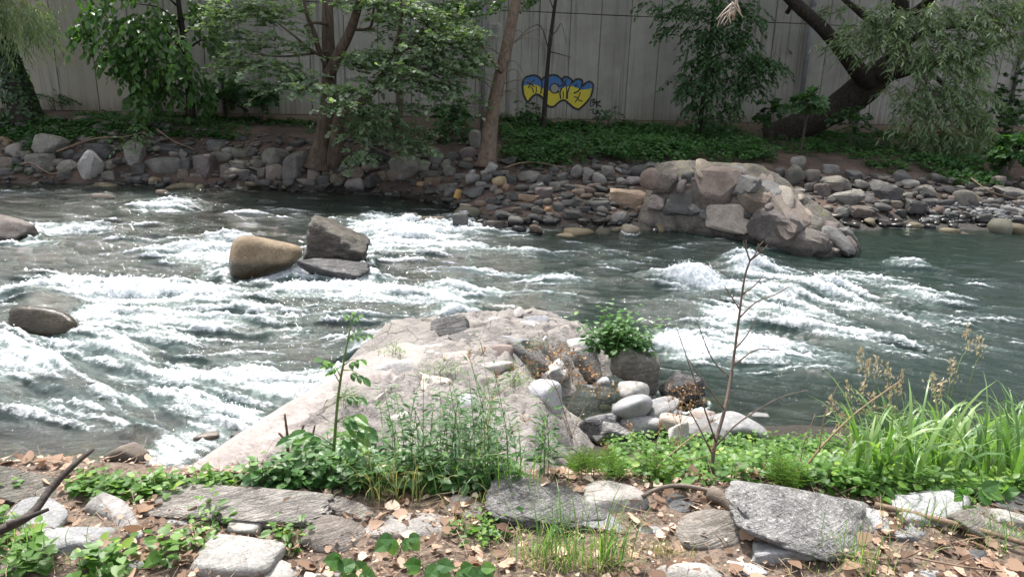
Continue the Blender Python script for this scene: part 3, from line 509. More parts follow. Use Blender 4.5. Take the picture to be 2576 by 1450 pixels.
# far bank, read off four enlargements: origin and scale of each
ZA, ZB, ZC, ZD = (0, 309, .25), (579, 309, .25), (1094, 386, .25), (1738, 386, .3249)
BANK = [
 (ZA,[(60,180,110,80,'tan','slab',25,0),(150,290,170,170,'grey','round',0,0),(75,420,170,150,'brown','block',0,'squarish brown boulder at the left edge of the far bank'),
 (410,400,260,190,'grey','block',-8,'flat-topped grey block among the rocks below the ivy-clad trunk'),(520,240,280,250,'grey','angular',0,'large dark sloping boulder half under leaves on the far left bank'),(680,320,170,100,'dark','round',0,0),(800,330,130,70,'dark','slab',-15,0),(680,430,220,120,'grey','angular',0,0),
 (910,440,275,320,'pale','angular',8,'tall blunt pale grey boulder at the waterline below the big-leaved tree'),(1100,530,125,100,'grey','block',0,0),(1030,290,270,170,'dark','block',0,'dark slab behind the tall blunt pale boulder'),
 (1340,310,230,250,'grey','slab',20,'leaning wedge-shaped grey slab beside the small leafy sprig on the bank'),(1640,440,395,195,'grey','round',0,'wide oval grey boulder with white flecks on the far bank'),(1400,465,120,130,'dark','angular',0,0),
 (1550,590,130,100,'tan','round',0,0),(1690,590,100,85,'grey','round',0,0),(1620,640,120,95,'dark','egg',0,0),(1780,275,480,120,'dark','slab',2,'long low dark slab above the wide oval boulder'),(1760,320,105,65,'grey','egg',0,0),(1850,310,80,90,'grey','angular',0,0),(1890,415,115,130,'dark','block',0,0),
 (2060,430,195,230,'mauve','block',0,'cube-like reddish brown boulder with a sharp edge on the far bank'),(1850,510,120,95,'brown','angular',0,0),(2230,350,220,120,'moss','round',0,0),(2300,290,130,95,'grey','egg',0,0),(2270,470,120,95,'mauve','angular',0,0),(2350,505,185,90,'moss','slab',-10,0),(2470,530,95,115,'dark','angular',0,0),(2170,235,200,130,'dark','round',0,0),
 (580,400,105,75,'mauve','round',0,0),(290,480,110,60,'grey','egg',0,0),(670,530,150,120,'moss','round',0,0),(2540,560,90,85,'dark','round',0,0),(2400,430,190,95,'grey','slab',0,0),(1270,530,130,45,'grey','slab',0,0),(1350,580,190,90,'dark','slab',0,0),
 (2190,655,75,50,'grey','slab',0,0),(1975,535,135,45,'grey','slab',0,0),(250,340,130,110,'moss','angular',0,0),(1100,420,150,110,'moss','round',0,0),(1220,620,130,70,'dark','round',0,0),(900,180,130,80,'brown','angular',0,0),(1040,190,150,70,'grey','round',0,0),(60,500,150,90,'dark','round',0,0),(480,590,140,50,'dark','slab',0,0)]),
 (ZB,[(450,335,280,180,'grey','angular',-12,'broad sloping grey boulder left of the barrel-shaped one by the double trunk'),(660,440,235,280,'grey','block',0,'tall barrel-shaped boulder standing left of the double alder trunk'),(455,510,205,175,'brown','round',0,'round brown boulder tucked left of the barrel-shaped boulder'),(270,410,125,105,'grey','round',-25,0),(330,500,95,110,'brown','block',0,0),(160,530,100,115,'dark','block',0,0),(240,560,105,80,'dark','angular',0,0),(60,500,130,85,'grey','egg',-10,0),(330,605,150,75,'dark','angular',0,0),(590,605,135,95,'dark','angular',0,0),(485,600,80,45,'brown','egg',0,0),
 (850,520,125,105,'brown','block',0,'small square brown stone right below the double alder trunk'),(910,460,95,75,'dark','round',0,0),(950,495,80,55,'moss','round',0,0),(1090,475,135,70,'dark','egg',0,0),(1010,495,55,50,'brown','egg',0,0),(935,575,145,105,'dark','angular',0,0),(1080,575,165,120,'brown','ragged',0,'ragged hollowed brown stone on the far bank'),(765,595,205,70,'grey','slab',4,0),(880,655,300,85,'dark','slab',5,'long low dark slab at the water below the double trunk'),(1230,510,225,125,'brown','angular',0,'blunt triangular brown boulder between the two nearest alder trunks'),(1250,420,125,85,'moss','angular',0,0),(1250,635,210,155,'mauve','round',0,'rounded dark boulder at the waterline between the trunks'),(1410,450,175,110,'brown','round',0,0),(1520,540,110,115,'brown','block',0,0),(1665,530,190,160,'brown','round',0,'round brown boulder in front of the big angular grey one'),(1770,460,295,240,'grey','angular',10,'big angular grey boulder with a pointed left corner'),(1430,600,175,170,'dark','angular',-20,0),(1380,725,245,60,'dark','slab',0,'long thin greenish slate lying at the waterline'),(1950,435,135,115,'grey','block',0,0),(2060,370,130,110,'grey','round',0,0),(1800,325,125,115,'dark','block',0,0),(1540,330,290,150,'dark','slab',25,0),(2030,590,195,85,'brown','slab',2,0),(1910,612,88,50,'tan','egg',0,'small smooth tan cobble lying on bare dark mud'),(1997,620,62,42,'tan','egg',0,'smallest tan cobble on the bare dark mud'),(2390,310,185,135,'mauve','round',0,'rounded mauve boulder just left of the leaning bare trunk'),(2460,170,120,185,'grey','round',0,'upright grey boulder behind the foot of the leaning bare trunk'),(2240,340,135,95,'dark','angular',0,0),(2170,420,95,105,'grey','round',0,0),(2200,480,125,115,'grey','angular',0,0),(2370,430,145,85,'dark','slab',-20,0),(2020,510,230,65,'dark','slab',-5,0),(2440,575,140,125,'pale','round',0,'round pale stone on the gravel below the leaning bare trunk'),(2070,450,95,60,'dark','slab',-15,0),(1150,450,60,40,'pale','egg',0,0),(220,315,110,75,'dark','round',0,0),(100,310,200,110,'moss','round',0,0),(670,210,175,80,'dark','round',0,0),(1310,390,110,100,'dark','round',0,0),(1500,415,60,50,'dark','egg',0,0),(1540,455,130,50,'dark','slab',0,0),(1920,280,140,80,'dark','angular',0,0),(120,420,200,90,'moss','slab',0,0),(290,470,170,60,'grey','slab',-20,0)]),
 (ZC,[(520,255,115,105,'dark','round',0,0),(470,320,125,75,'grey','egg',0,0),(650,285,155,115,'tan','round',0,'tan boulder at the top of the gravel bar'),(710,345,68,78,'orange','egg',0,'small upright rusty orange cobble on the gravel bar'),(380,400,225,145,'dark','angular',0,'blocky charcoal boulder at the left end of the gravel bar'),(160,390,125,95,'grey','round',0,0),(230,410,72,95,'orange','angular',15,'rusty orange wedge of rock beside the blocky charcoal boulder'),(145,475,170,70,'dark','egg',0,0),(180,325,95,55,'grey','slab',10,0),(500,195,80,55,'pale','egg',0,0),(560,155,105,110,'pale','slab',30,'pale tilted schist stone below the leaning trunk'),(760,260,115,105,'dark','angular',0,0),(960,235,205,130,'grey','round',-12,'speckled grey oval boulder under the bramble edge'),(1100,270,165,120,'dark','angular',0,0),(1010,360,180,120,'dark','slab',15,0),(1095,405,195,135,'mauve','block',5,'flat-faced mauve boulder in the middle of the gravel bar'),(1200,345,112,115,'grey','angular',0,0),(940,452,225,80,'tan','block',-2,'oblong pale tan block on the gravel bar'),(1280,265,135,140,'dark','block',0,0),(1430,195,138,155,'grey','egg',0,'upright egg-shaped boulder under the brambles, left of two'),(1540,215,125,150,'grey','angular',0,0),(1655,262,142,140,'grey','egg',0,'upright egg-shaped boulder nearer the stone pier'),(1735,200,135,155,'grey','round',0,0),(1440,340,150,55,'brown','egg',0,0),(1440,390,130,65,'brown','egg',0,0),(1555,375,112,85,'brown','egg',25,0),(1590,330,155,60,'brown','egg',-5,0),(1670,362,132,75,'dark','egg',-15,0),(1520,432,135,62,'brown','egg',0,0),(1660,420,122,50,'brown','egg',0,0),
 (1950,455,390,200,'tan','slab',-3,'large tan slab with an overhanging lip left of the stone pier'),(2140,578,295,135,'brown','block',0,'oblong brown boulder at the foot of the stone pier'),(1860,650,215,140,'dark','angular',0,'wet black angular rock at the waterline left of the pier'),(1360,500,175,100,'dark','angular',-20,0),(1640,530,245,120,'dark','slab',-8,'jagged dark slate ridge on the gravel bar'),(1650,480,235,65,'dark','slab',0,0),(320,538,145,75,'tan','angular',-8,0),(460,505,120,65,'brown','round',0,0),(580,543,155,65,'dark','slab',0,0),(190,535,115,85,'dark','round',0,0),(800,578,155,85,'brown','slab',-10,0),(700,620,185,95,'dark','angular',0,0),(1010,655,175,100,'dark','egg',12,'glossy black oval stone at the water edge of the bar'),(1040,572,145,75,'grey','slab',-20,0),(1130,562,66,48,'orange','angular',0,0),(1150,690,145,75,'dark','slab',0,0),(1230,635,82,65,'mauve','round',0,0),(1380,620,195,95,'dark','slab',8,0),(812,690,155,115,'grey','round',0,'rounded grey boulder at the lip of the small cascade'),(920,675,80,85,'dark','angular',0,0),(590,732,235,130,'brown','angular',0,'angular brown rock parting the water at the gravel bar'),(1240,540,115,88,'dark','round',0,0),(910,540,125,65,'dark','angular',0,0),(1480,560,170,60,'dark','slab',0,0),(1330,430,150,80,'dark','angular',0,0),(780,455,130,60,'dark','slab',10,0),(870,410,110,50,'dark','slab',0,0),(560,470,110,60,'dark','slab',0,0),(640,390,90,60,'brown','round',0,0),(590,345,80,70,'mauve','angular',0,0),(1480,690,110,70,'brown','round',0,0),(1650,670,190,60,'dark','slab',0,0),(1670,615,110,45,'dark','egg',0,0),(870,250,80,60,'dark','round',0,0),(1350,340,110,60,'dark','slab',0,0),(1250,360,140,60,'dark','slab',0,0),(2230,670,240,45,'dark','slab',0,'thin wet slate shining at the waterline beneath the pier'),(2490,655,240,100,'dark','block',0,'black block at the water under the pier wall'),(2180,120,165,85,'grey','egg',0,'smooth oval grey boulder where the pier meets the bank'),(2265,145,125,55,'pale','egg',0,0),(2050,190,185,140,'dark','round',0,'dark rounded boulder left of the pier top'),(1990,278,165,90,'mauve','round',0,0),(1870,275,105,65,'grey','ragged',0,0),(1890,150,120,90,'dark','round',0,0),(1780,120,90,60,'dark','round',0,0),(1430,470,110,50,'dark','slab',20,0),(1790,560,70,40,'brown','egg',0,0),(310,480,100,40,'dark','egg',0,0),(720,510,90,60,'dark','angular',0,0),(650,450,80,60,'dark','angular',0,0),(990,560,60,40,'brown','egg',0,0),(1060,480,70,45,'brown','egg',0,0),(30,280,80,70,'grey','round',0,0),(160,180,110,90,'grey','round',0,0),(250,230,130,60,'mauve','slab',0,0),(90,250,130,50,'brown','slab',8,0),(380,190,60,60,'pale','round',0,0),(300,120,130,70,'dark','slab',-20,0),(740,80,170,100,'dark','angular',0,0),(700,195,90,50,'grey','round',0,0)]),
 (ZD,[(530,145,120,120,'dark','round',0,0),(680,155,95,95,'dark','egg',0,0),(820,80,138,115,'grey','round',0,'rounded grey boulder resting on an egg-shaped one behind the pier'),(805,175,138,168,'grey','egg',0,'egg-shaped grey boulder behind the right side of the pier'),(935,180,125,115,'grey','round',0,0),(915,265,62,75,'grey','round',0,0),(1010,280,128,100,'mauve','angular',0,'reddish rounded triangular boulder right of the pier'),(1120,245,225,125,'grey','slab',5,0),(1115,270,95,85,'grey','angular',0,0),(1320,245,112,88,'moss','round',0,0),(1250,170,115,85,'dark','angular',0,0),(1080,120,135,65,'grey','block',0,0),(1220,350,242,120,'grey','angular',12,'broad pale grey boulder with a sloping face right of the pier'),(1085,360,75,55,'grey','angular',0,0),(1310,460,188,100,'brown','block',0,'blunt brown boulder at the waterline right of the pier'),(1170,460,145,95,'dark','angular',0,0),(1500,295,205,155,'dark','angular',0,'large domed dark boulder right of the pier'),(1480,425,132,80,'dark','round',0,0),(1580,395,105,65,'brown','round',0,0),(1730,420,165,135,'dark','block',0,'dark faceted boulder at the waterline under the willow'),(1670,325,78,52,'grey','egg',0,0),(1720,315,58,48,'grey','egg',0,0),(1810,290,135,95,'grey','angular',0,0),(1620,190,135,115,'dark','round',0,'dark round boulder high on the bank under the willow'),(1830,380,105,65,'dark','slab',0,0),(1910,445,78,65,'brown','egg',30,0),(2110,350,142,130,'grey','round',0,'rounded speckled grey boulder beside the pebble beach'),(2190,355,102,105,'brown','round',0,'rounded brown boulder leaning on the speckled grey one'),(2010,360,65,65,'brown','round',0,0),(2010,482,145,55,'dark','slab',-5,0),(2130,490,120,80,'dark','ragged',0,0),(2260,510,140,90,'dark','ragged',10,'jagged wet dark ridge of rock at the right waterline'),(2490,520,135,75,'dark','angular',15,0),(2470,310,225,115,'grey','slab',-8,'wide pale slab at the right edge of the far bank'),(2380,220,105,95,'mauve','round',0,0),(2380,285,95,80,'grey','round',0,0),(820,295,105,55,'grey','slab',0,0),(2450,435,125,52,'pale','slab',8,0),(2550,390,110,55,'mauve','slab',0,0),(1400,440,90,60,'dark','round',0,0),(1620,460,80,60,'dark','angular',0,0),(1870,470,90,55,'dark','angular',0,0),(1270,295,70,40,'grey','egg',0,0),(1380,330,70,40,'mauve','angular',0,0),(1900,200,110,90,'dark','round',0,0),(1970,275,80,50,'mauve','egg',0,0),(2080,270,70,45,'grey','egg',0,0),(1690,240,120,70,'grey','round',0,0),(2250,290,130,60,'grey','slab',0,0),(880,335,110,40,'dark','slab',0,0),(700,240,110,50,'dark','slab',0,0),(2360,130,130,90,'mauve','round',0,0),(1010,200,70,60,'dark','round',0,0)]),
]
COLW = {'grey': 'grey', 'brown': 'brown', 'dark': 'dark slate', 'tan': 'tan', 'mauve': 'mauve', 'pale': 'pale grey', 'moss': 'mossy', 'orange': 'rusty orange'}
SHW = {'round': 'rounded boulder', 'egg': 'smooth cobble', 'block': 'blocky stone', 'angular': 'angular stone', 'slab': 'flat slab', 'ragged': 'ragged stone'}
bank_objs = []
for (ox, oy, sc_), lst in BANK:
    for (cx, cy, w, h, col_, shp, tilt, lab) in lst:
        o = set_stone(ox+cx*sc_, oy+cy*sc_, w*sc_, h*sc_, M['bank_'+col_], shp, tilt, name='boulder' if w*sc_ > 38 else 'cobble')
        bank_objs.append([o, ox+cx*sc_, oy+cy*sc_, w*sc_*h*sc_, col_, shp, lab if isinstance(lab, str) else None])
heroes = [b_ for b_ in bank_objs if b_[6]]
SHORT = {b_[6]: b_[6].split(' with ')[0].split(' among ')[0].split(' at the ')[0].split(' half ')[0].split(' on the ')[0] for b_ in heroes}
taken = {}
for b_ in sorted(bank_objs, key=lambda q: -q[3]):
    o, cx, cy, ar, col_, shp, lab = b_
    if lab is None:
        hh = sorted(heroes, key=lambda q: math.hypot(q[1]-cx, (q[2]-cy)*1.3))
        for h_ in hh[:4]:
            dx_, dy_ = cx-h_[1], cy-h_[2]
            rel = ('right of' if dx_ > 0 else 'left of') if abs(dx_) > abs(dy_)*1.2 else ('below' if dy_ > 0 else 'above')
            size = 'large' if ar > 1700 else ('small' if ar < 420 else 'middling')
            ref = ' '.join(SHORT[h_[6]].split()[:9])
            lab = f"{size} {COLW[col_]} {SHW[shp]} {rel} the {ref}"
            if lab not in taken: break
    taken[lab] = taken.get(lab, 0)+1
    tag(o, ' '.join(lab.split()[:16]), 'rock', 'rocks along the far bank')

# loose gravel between the larger stones of the far bank and the bar, and cobbles on the bed
def scatter_stones(name, n, region, smin, smax, mat, seed, surf=ground, kinds=('round', 'angular', 'slab'), flat=.6, sub=2):
    rg = np.random.RandomState(seed); tmpl = []
    for j in range(8):
        me = rock_mesh(9000+seed*10+j, kinds[j % len(kinds)], sub); v = np.empty(len(me.vertices)*3, np.float32); me.vertices.foreach_get('co', v)
        tmpl.append((v.reshape(-1, 3).copy(), ico(sub)[1])); bpy.data.meshes.remove(me)
    V = []; Fs = []; rn = []; k = 0; cnt = 0
    while cnt < n:
        x, y = region(rg)
        if x is None: continue
        v, F = tmpl[rg.randint(8)]; s = smin*(smax/smin)**(rg.rand()**1.8)
        a = rg.rand()*6.28; c_, s_ = math.cos(a), math.sin(a)
        q = v*np.array([s*rg.uniform(.9, 1.6), s*rg.uniform(.8, 1.2), s*flat*rg.uniform(.7, 1.3)])
        q = np.stack([q[:, 0]*c_-q[:, 1]*s_, q[:, 0]*s_+q[:, 1]*c_, q[:, 2]+.25*s*(q[:, 0]/s)*rg.uniform(-1, 1)], 1)
        q += np.array([x, y, float(surf(x, y))+s*flat*.22])
        V.append(q); Fs.append(F+k); k += len(q); rn.append(np.full(len(q), rg.rand())); cnt += 1
    me = mesh_np(name, np.vstack(V), np.vstack(Fs), True, {'rnd': np.concatenate(rn)})
    return tag(link(name, me, mat), kind='stuff')
def cobble_mat(name, stops, wet=None, bump=.3):
    t = NT(name); geo = t.n('NewGeometry').outputs['Position']; c = t.ramp(t.n('Attribute', attribute_name='rnd').outputs['Fac'], stops)
    n = t.noise(geo, 40, 5, .65, .3); c = t.mix(t.mr(n, .3, .7), c, t.mix(.45, c, (.03, .03, .03)))
    rg = .8
    if wet is not None:
        z = t.n('SeparateXYZ', {0: geo}).outputs[2]; w = t.mr(z, wet+.10, wet); c = t.mix(w, c, t.mix(.65, c, g(0))); rg = t.mr(w, 0, 1, .8, .2)
    return t.surf(t.n('BsdfPrincipled', {'Base Color': c, 'Roughness': rg, 'Normal': t.n('Bump', {'Strength': bump, 'Distance': .02, 'Height': n}).outputs[0]}).outputs[0])
GST = [(0, (.05,.048,.046)), (.3, (.095,.088,.08)), (.55, (.15,.128,.105)), (.75, (.08,.078,.076)), (.93, (.20,.165,.12)), (1, (.26,.245,.225))]
def reg_bank(rg):
    x = rg.uniform(-14.5, 14.5); ys = float(cp(x, FAR_SHORE)); y = ys+rg.uniform(-.25, 2.1 if not -1.5 < x < 3.5 else 4.2)
    return (x, y) if y < 18.6 else (None, None)
o = scatter_stones('bank_gravel', 2400, reg_bank, .06, .27, cobble_mat('bank_gravel_stone', [(p_, tuple(v_*.75 for v_ in c_)) for p_, c_ in GST], .10), 1); o['label'] = 'loose grey and brown cobbles between the boulders of the far bank'
def reg_beach(rg):
    p = hit(rg.uniform(2330, 2600), rg.uniform(505, 560)); return p[0]+rg.uniform(-.1, .1), p[1]
o = scatter_stones('beach_pebbles', 420, reg_beach, .05, .16, cobble_mat('beach_pebble_stone', [(0, (.10,.10,.10)), (.6, (.24,.235,.225)), (1, (.40,.40,.39))], .02), 2); o['label'] = 'pale flat pebbles on the small beach under the willow'
def reg_bed(rg):
    x = rg.uniform(-12, 11); y = rg.uniform(float(cp(x, NEAR_SHORE))+.6, float(cp(x, FAR_SHORE))); return x, y
o = scatter_stones('bed_cobbles', 1300, reg_bed, .10, .55, cobble_mat('bed_cobble_stone', [(0, (.05,.045,.03)), (.4, (.17,.13,.07)), (.7, (.10,.10,.07)), (1, (.30,.22,.12))]), 3, flat=.5); o['label'] = 'brown and olive cobbles lying under the water'

# stones standing in the river
mats('river_', .05)
def reshape(o, fn):
    me = o.data; v = np.empty(len(me.vertices)*3, np.float32); me.vertices.foreach_get('co', v); v = fn(v.reshape(-1, 3).astype(float)); me.vertices.foreach_set('co', np.ascontiguousarray(v, dtype=np.float32).ravel()); me.update(); return o
def river_stone(px, py, w, h, mat, shape, label, seed, sub=4, tilt=0, thick=None, y=None, collar=True, name='river_boulder'):
    o = set_stone(px, py, w, h, M[mat] if isinstance(mat, str) else mat, shape, tilt, seed=seed, sub=sub, thick=thick, y=y if y is not None else on_z(px, py+h*.46)[1], name=name)
    if collar: RIVER_ROCKS.append((o.location.x, o.location.y, .5*max(o.scale.x, o.scale.y)))
    return tag(o, label, 'rock', 'boulders standing in the river')
M['big_brown'] = rock_mat('river_brown_granite', (.20,.15,.105), (.30,.235,.17), .05, .45, 0, .24, .8, .5)
M['schist'] = rock_mat('river_schist', (.085,.075,.066), (.20,.175,.15), .75, .3, .25, .2, .45, .8)
M['wet_black'] = rock_mat('river_wet_black_rock', (.035,.033,.034), (.075,.07,.07), .6, .2, 0, None, .22, .6)
o = river_stone(664, 648, 182, 122, 'big_brown', 'egg', 'smooth brown oval boulder standing in the rapids', 5101)
o.rotation_euler = (0, 0, 0); reshape(o, lambda v: np.stack([v[:, 0], v[:, 1]*(1-.25*v[:, 0]), v[:, 2]*(1-.75*np.clip(v[:, 0]+.1, 0, 1))+.16*np.clip(v[:, 0]+.1, 0, 1)-.10*np.clip(-v[:, 0]-.25, 0, 1)], 1))
o = river_stone(848, 624, 150, 120, 'schist', 'angular', 'fractured grey schist boulder standing right of the smooth brown one', 5141, tilt=0, sub=5, thick=.7)
o.rotation_euler = (0, 0, R(10))
def _split(v):
    x, y, z = v.T; z = z+.28*np.clip(-x, -.5, .5)*(z > -.2); x = x+.16*(z-.0); lay = x*.8+z*2.2-y*.7
    k = .045*(np.abs((lay*3.1) % 1-.5)*2-.5)+.03*noise3(v*7, 3)+.05*np.round(noise3(v*2.6, 4)*2)/2
    return np.stack([x*(1+k), y*(1+1.5*k), z*(1+k)], 1)
reshape(o, _split)
river_stone(842, 682, 172, 62, 'wet_black', 'ragged', 'wet black ledge of rock under the fractured schist boulder', 5103, tilt=4)
river_stone(30, 584, 104, 70, rock_mat('left_river_rock', (.10,.088,.08), (.18,.16,.145), .4, .35, 0, .12), 'angular', 'dark grey boulder standing in the water at the left edge', 5104)
river_stone(124, 806, 170, 74, rock_mat('drowned_brown_rock', (.16,.10,.045), (.26,.17,.08), .3, .4, .2, .6, .3, .4), 'round', 'brown boulder washed over by white water on the left', 5105, collar=False)
river_stone(320, 1140, 110, 60, 'river_brown', 'round', 'brown stone drowned by the pour-over below the driftwood stump', 5106, collar=False)
river_stone(1090, 556, 56, 26, 'river_brown', 'angular', 'small brown rock left of the gravel bar in white water', 5107)
river_stone(1158, 556, 40, 42, 'river_dark', 'round', 'small dark rounded rock at the head of the right-hand cascade', 5108)
river_stone(1030, 548, 44, 26, 'river_dark', 'round', 'small dark stone barely above the water behind the schist boulder', 5109)
river_stone(1348, 577, 34, 24, 'river_brown', 'egg', 'small round brown stone at the foot of the gravel bar', 5110)
river_stone(1584, 580, 42, 28, 'river_tan', 'egg', 'round brown cobble alone in the shallows before the pier', 5111)
river_stone(408, 486, 30, 18, 'river_tan', 'egg', 'pale tan cobble in the riffle by the far left bank', 5112, collar=False)
river_stone(260, 497, 60, 18, 'river_brown', 'egg', 'low brown cobble in the riffle by the far left bank', 5113, collar=False)
river_stone(388, 459, 34, 26, 'river_tan', 'round', 'brown cobble at the water edge below the wide oval boulder', 5114)
river_stone(600, 1103, 36, 30, 'river_dark', 'angular', 'small dark stone beside the pale flank of the near pier', 5115, y=5.0)
river_stone(1715, 985, 120, 84, 'wet_black', 'ragged', 'glistening black rock in the water right of the near pier', 5116)
river_stone(520, 1100, 60, 26, 'river_brown', 'egg', 'brown stone just under the water beside the near pier', 5117, collar=False)
# ------------------------------------------------------------------ the two broken piers of the old weir
from mathutils.bvhtree import BVHTree
def mortar_mat(name, a, b, wet=None, pebble=1.0, moss=0):
    t = NT(name); geo = t.n('NewGeometry'); P_ = geo.outputs['Position']
    vo = t.n('TexVoronoi', {'Vector': P_, 'Scale': 26.0}); n = t.noise(P_, 5, 6, .65, .3); f = t.noise(P_, 60, 5, .7)
    k = t.n('SeparateColor', {0: vo.outputs['Color']}).outputs
    c = t.mix(t.mr(n, .3, .7), a, b)
    c = t.mix(t.math('MULTIPLY', t.math('MULTIPLY', t.mr(vo.outputs['Distance'], .022, .010), pebble), t.mr(k[1], .35, .5)), c, t.mix(k[0], (.12, .11, .10), (.42, .40, .38)))
    c = t.mix(t.math('MULTIPLY', t.mr(f, .45, .3), .7), c, tuple(x*.4 for x in a))
    st = t.noise(P_, 1.9, 5, .7, .6); c = t.mix(t.math('MULTIPLY', t.mr(st, .50, .66), .55), c, tuple(x*.45 for x in a)); ck = t.n('TexVoronoi', {'Vector': t.n('VectorMath', {0: P_, 1: t.n('VectorMath', {0: t.n('TexNoise', {'Vector': P_, 'Scale': 3.0}).outputs['Color'], 'Scale': .22}, operation='SCALE').outputs[0]}, operation='ADD').outputs[0], 'Scale': 2.2}, feature='DISTANCE_TO_EDGE').outputs['Distance']; c = t.mix(t.math('MULTIPLY', t.math('MULTIPLY', t.mr(ck, .016, .003), .7), t.mr(n, .42, .6)), c, tuple(x*.2 for x in a))
    nz = t.n('SeparateXYZ', {0: geo.outputs['Normal']}).outputs[2]
    if moss: c = t.mix(t.math('MULTIPLY', t.math('MULTIPLY', t.mr(n, .5, .62), t.mr(nz, .3, .8)), moss), c, (.12, .12, .045))
    rg = .92
    if wet is not None:
        w = t.mr(t.math('ADD', t.n('SeparateXYZ', {0: P_}).outputs[2], t.math('MULTIPLY', n, .2)), wet+.2, wet+.06); c = t.mix(w, c, t.mix(.7, c, g(0))); rg = t.mr(w, 0, 1, .92, .25)
    h_ = t.math('ADD', t.math('ADD', t.math('MULTIPLY', f, .6), t.math('MULTIPLY', t.mr(ck, .02, .0), -.25)), t.math('ADD', t.math('MULTIPLY', n, .6), t.math('MULTIPLY', vo.outputs['Distance'], -.25)))
    return t.surf(t.n('BsdfPrincipled', {'Base Color': c, 'Roughness': rg, 'Normal': t.n('Bump', {'Strength': 1.0, 'Distance': .04, 'Height': h_}).outputs[0]}).outputs[0])
def bvh_of(o):
    me = o.data; mw = o.matrix_world if o.parent is None else o.parent.matrix_world
    return BVHTree.FromPolygons([mw @ v.co for v in me.vertices], [tuple(p.vertices) for p in me.polygons])
def bvh_hit(bv, px, py):
    d = Vector(ray(px, py)).normalized(); p, n_, i, dist = bv.ray_cast(Vector(CAM), d)
    return p, n_
def embed(bv, px, py, w, h, mat, shape, seed, parent, proud=.35, thick=None, tilt=0, sub=3, name='stone'):
    """a stone set in the mortar face seen at px, py"""
    p, n_ = bvh_hit(bv, px, py)
    if p is None: p = Vector(on_y(px, py, 14)); n_ = Vector((0, -1, 0))
    d = depth_of(p); sx, sz = w*d/FOC, h*d/FOC
    me = rock_mesh(seed, shape, sub); me.materials.append(mat)
    o = bpy.data.objects.new(name, me); COL.objects.link(o); o.parent = parent
    if n_.z > .72:      # lies in the top: spread over the ground plane
        sy = h*d/FOC/max(.2, abs(Vector(ray(px, py)).normalized().z)); dim = (sx, min(sy, sx*1.6), thick or sx*.3)
        rot = (n_.to_track_quat('Z', 'Y').to_matrix() @ Matrix.Rotation(R(tilt), 3, 'Z')).to_euler()
    else:
        dim = (sx, thick or .7*min(sx, sz), sz/max(.5, math.sqrt(1-n_.z**2*.4)))
        rot = Euler((-math.asin(max(-.9, min(.9, n_.z)))*.9, R(tilt), math.atan2(n_.x, -n_.y)))
    o.scale = dim; o.rotation_euler = rot
    thin = dim[2] if n_.z > .72 else dim[1]
    o.location = (p - n_*(thin*(.5-proud))) - parent.location
    return o
# far pier
SEC = [((1600,566),(1628,470,.5),(1650,424,1.5)),((1650,573),(1668,444,.45),(1705,414,1.4)),((1760,585),(1745,432,.45),(1805,420,1.25)),((1880,602),(1850,449,.42),(1885,424,1.05)),((1960,620),(1905,482,.40),(1962,455,.95)),((2030,634),(1990,540,.34),(2052,513,.85)),((2085,640),(2060,592,.22),(2125,572,.65)),((2138,634),(2128,608,.12),(2154,600,.40))]
rows = []
for ft, tf, tb in SEC:
    p0 = on_z(*ft, 0); a = on_y(tf[0], tf[1], p0[1]+tf[2]); b2 = on_y(tb[0], tb[1], p0[1]+tb[2])
    low = p0+np.array([0, -.12, -.45]); back = b2+np.array([.25, .25, 0]); back[2] = -.4
    mid = p0*.5+a*.5+np.array([-.02, -.06, 0])
    rows.append(spline([low, p0, mid, a, (a+b2)/2+np.array([0, 0, .03]), b2, back], 40))
rows.append(np.array(rows[-1])*.25+.75*(np.array(rows[-1]).mean(0))[None]+np.array([.12, -.02, -.12]))
rows = np.array(rows); G = np.stack([spline(rows[:, j], 90) for j in range(40)], 1)
Gf = G.reshape(-1, 3); dn = noise3(Gf*3.1, 5)*.05+noise3(Gf*8, 6)*.03+noise3(Gf*19, 7)*.015
Gf = Gf+np.stack([dn*.4, -dn, dn*.7], 1)
i = np.arange(89)[:, None]*40; j = np.arange(39)[None]
pier_far = empty('stone_pier', on_z(1850, 600), 'broken stone and mortar pier jutting from the far bank', 'pier', 'broken piers of the old weir')
bpy.context.view_layer.update()
MAT_MORT_F = mortar_mat('far_pier_mortar', (.10, .088, .072), (.19, .17, .145), .02, .8, .6)
core = link('mortar_core', mesh_np('mortar_core', Gf-np.array(pier_far.location), np.stack([i+j, i+j+1, i+40+j+1, i+40+j], -1).reshape(-1, 4)[:, ::-1]), MAT_MORT_F, pier_far)
bpy.context.view_layer.update(); bv = bvh_of(core)
M['pier_red'] = rock_mat('pier_red_brown_stone', (.13,.105,.088), (.20,.165,.14), .1, .3, 0, .05); M['pier_dark'] = rock_mat('pier_dark_stone', (.09,.085,.08), (.15,.145,.14), .4, .25, .1, .05)
M['pier_pale'] = rock_mat('pier_pale_brown_stone', (.20,.158,.122), (.29,.24,.195), .1, .4, 0, .05); M['pier_mauve'] = rock_mat('pier_mauve_slab', (.15,.125,.115), (.24,.205,.185), .25, .35, 0, .05, bump=.6)
def zc(x, y): return ZC[0]+x*.25, ZC[1]+y*.25
def zd(x, y): return ZD[0]+x*.3249, ZD[1]+y*.3249
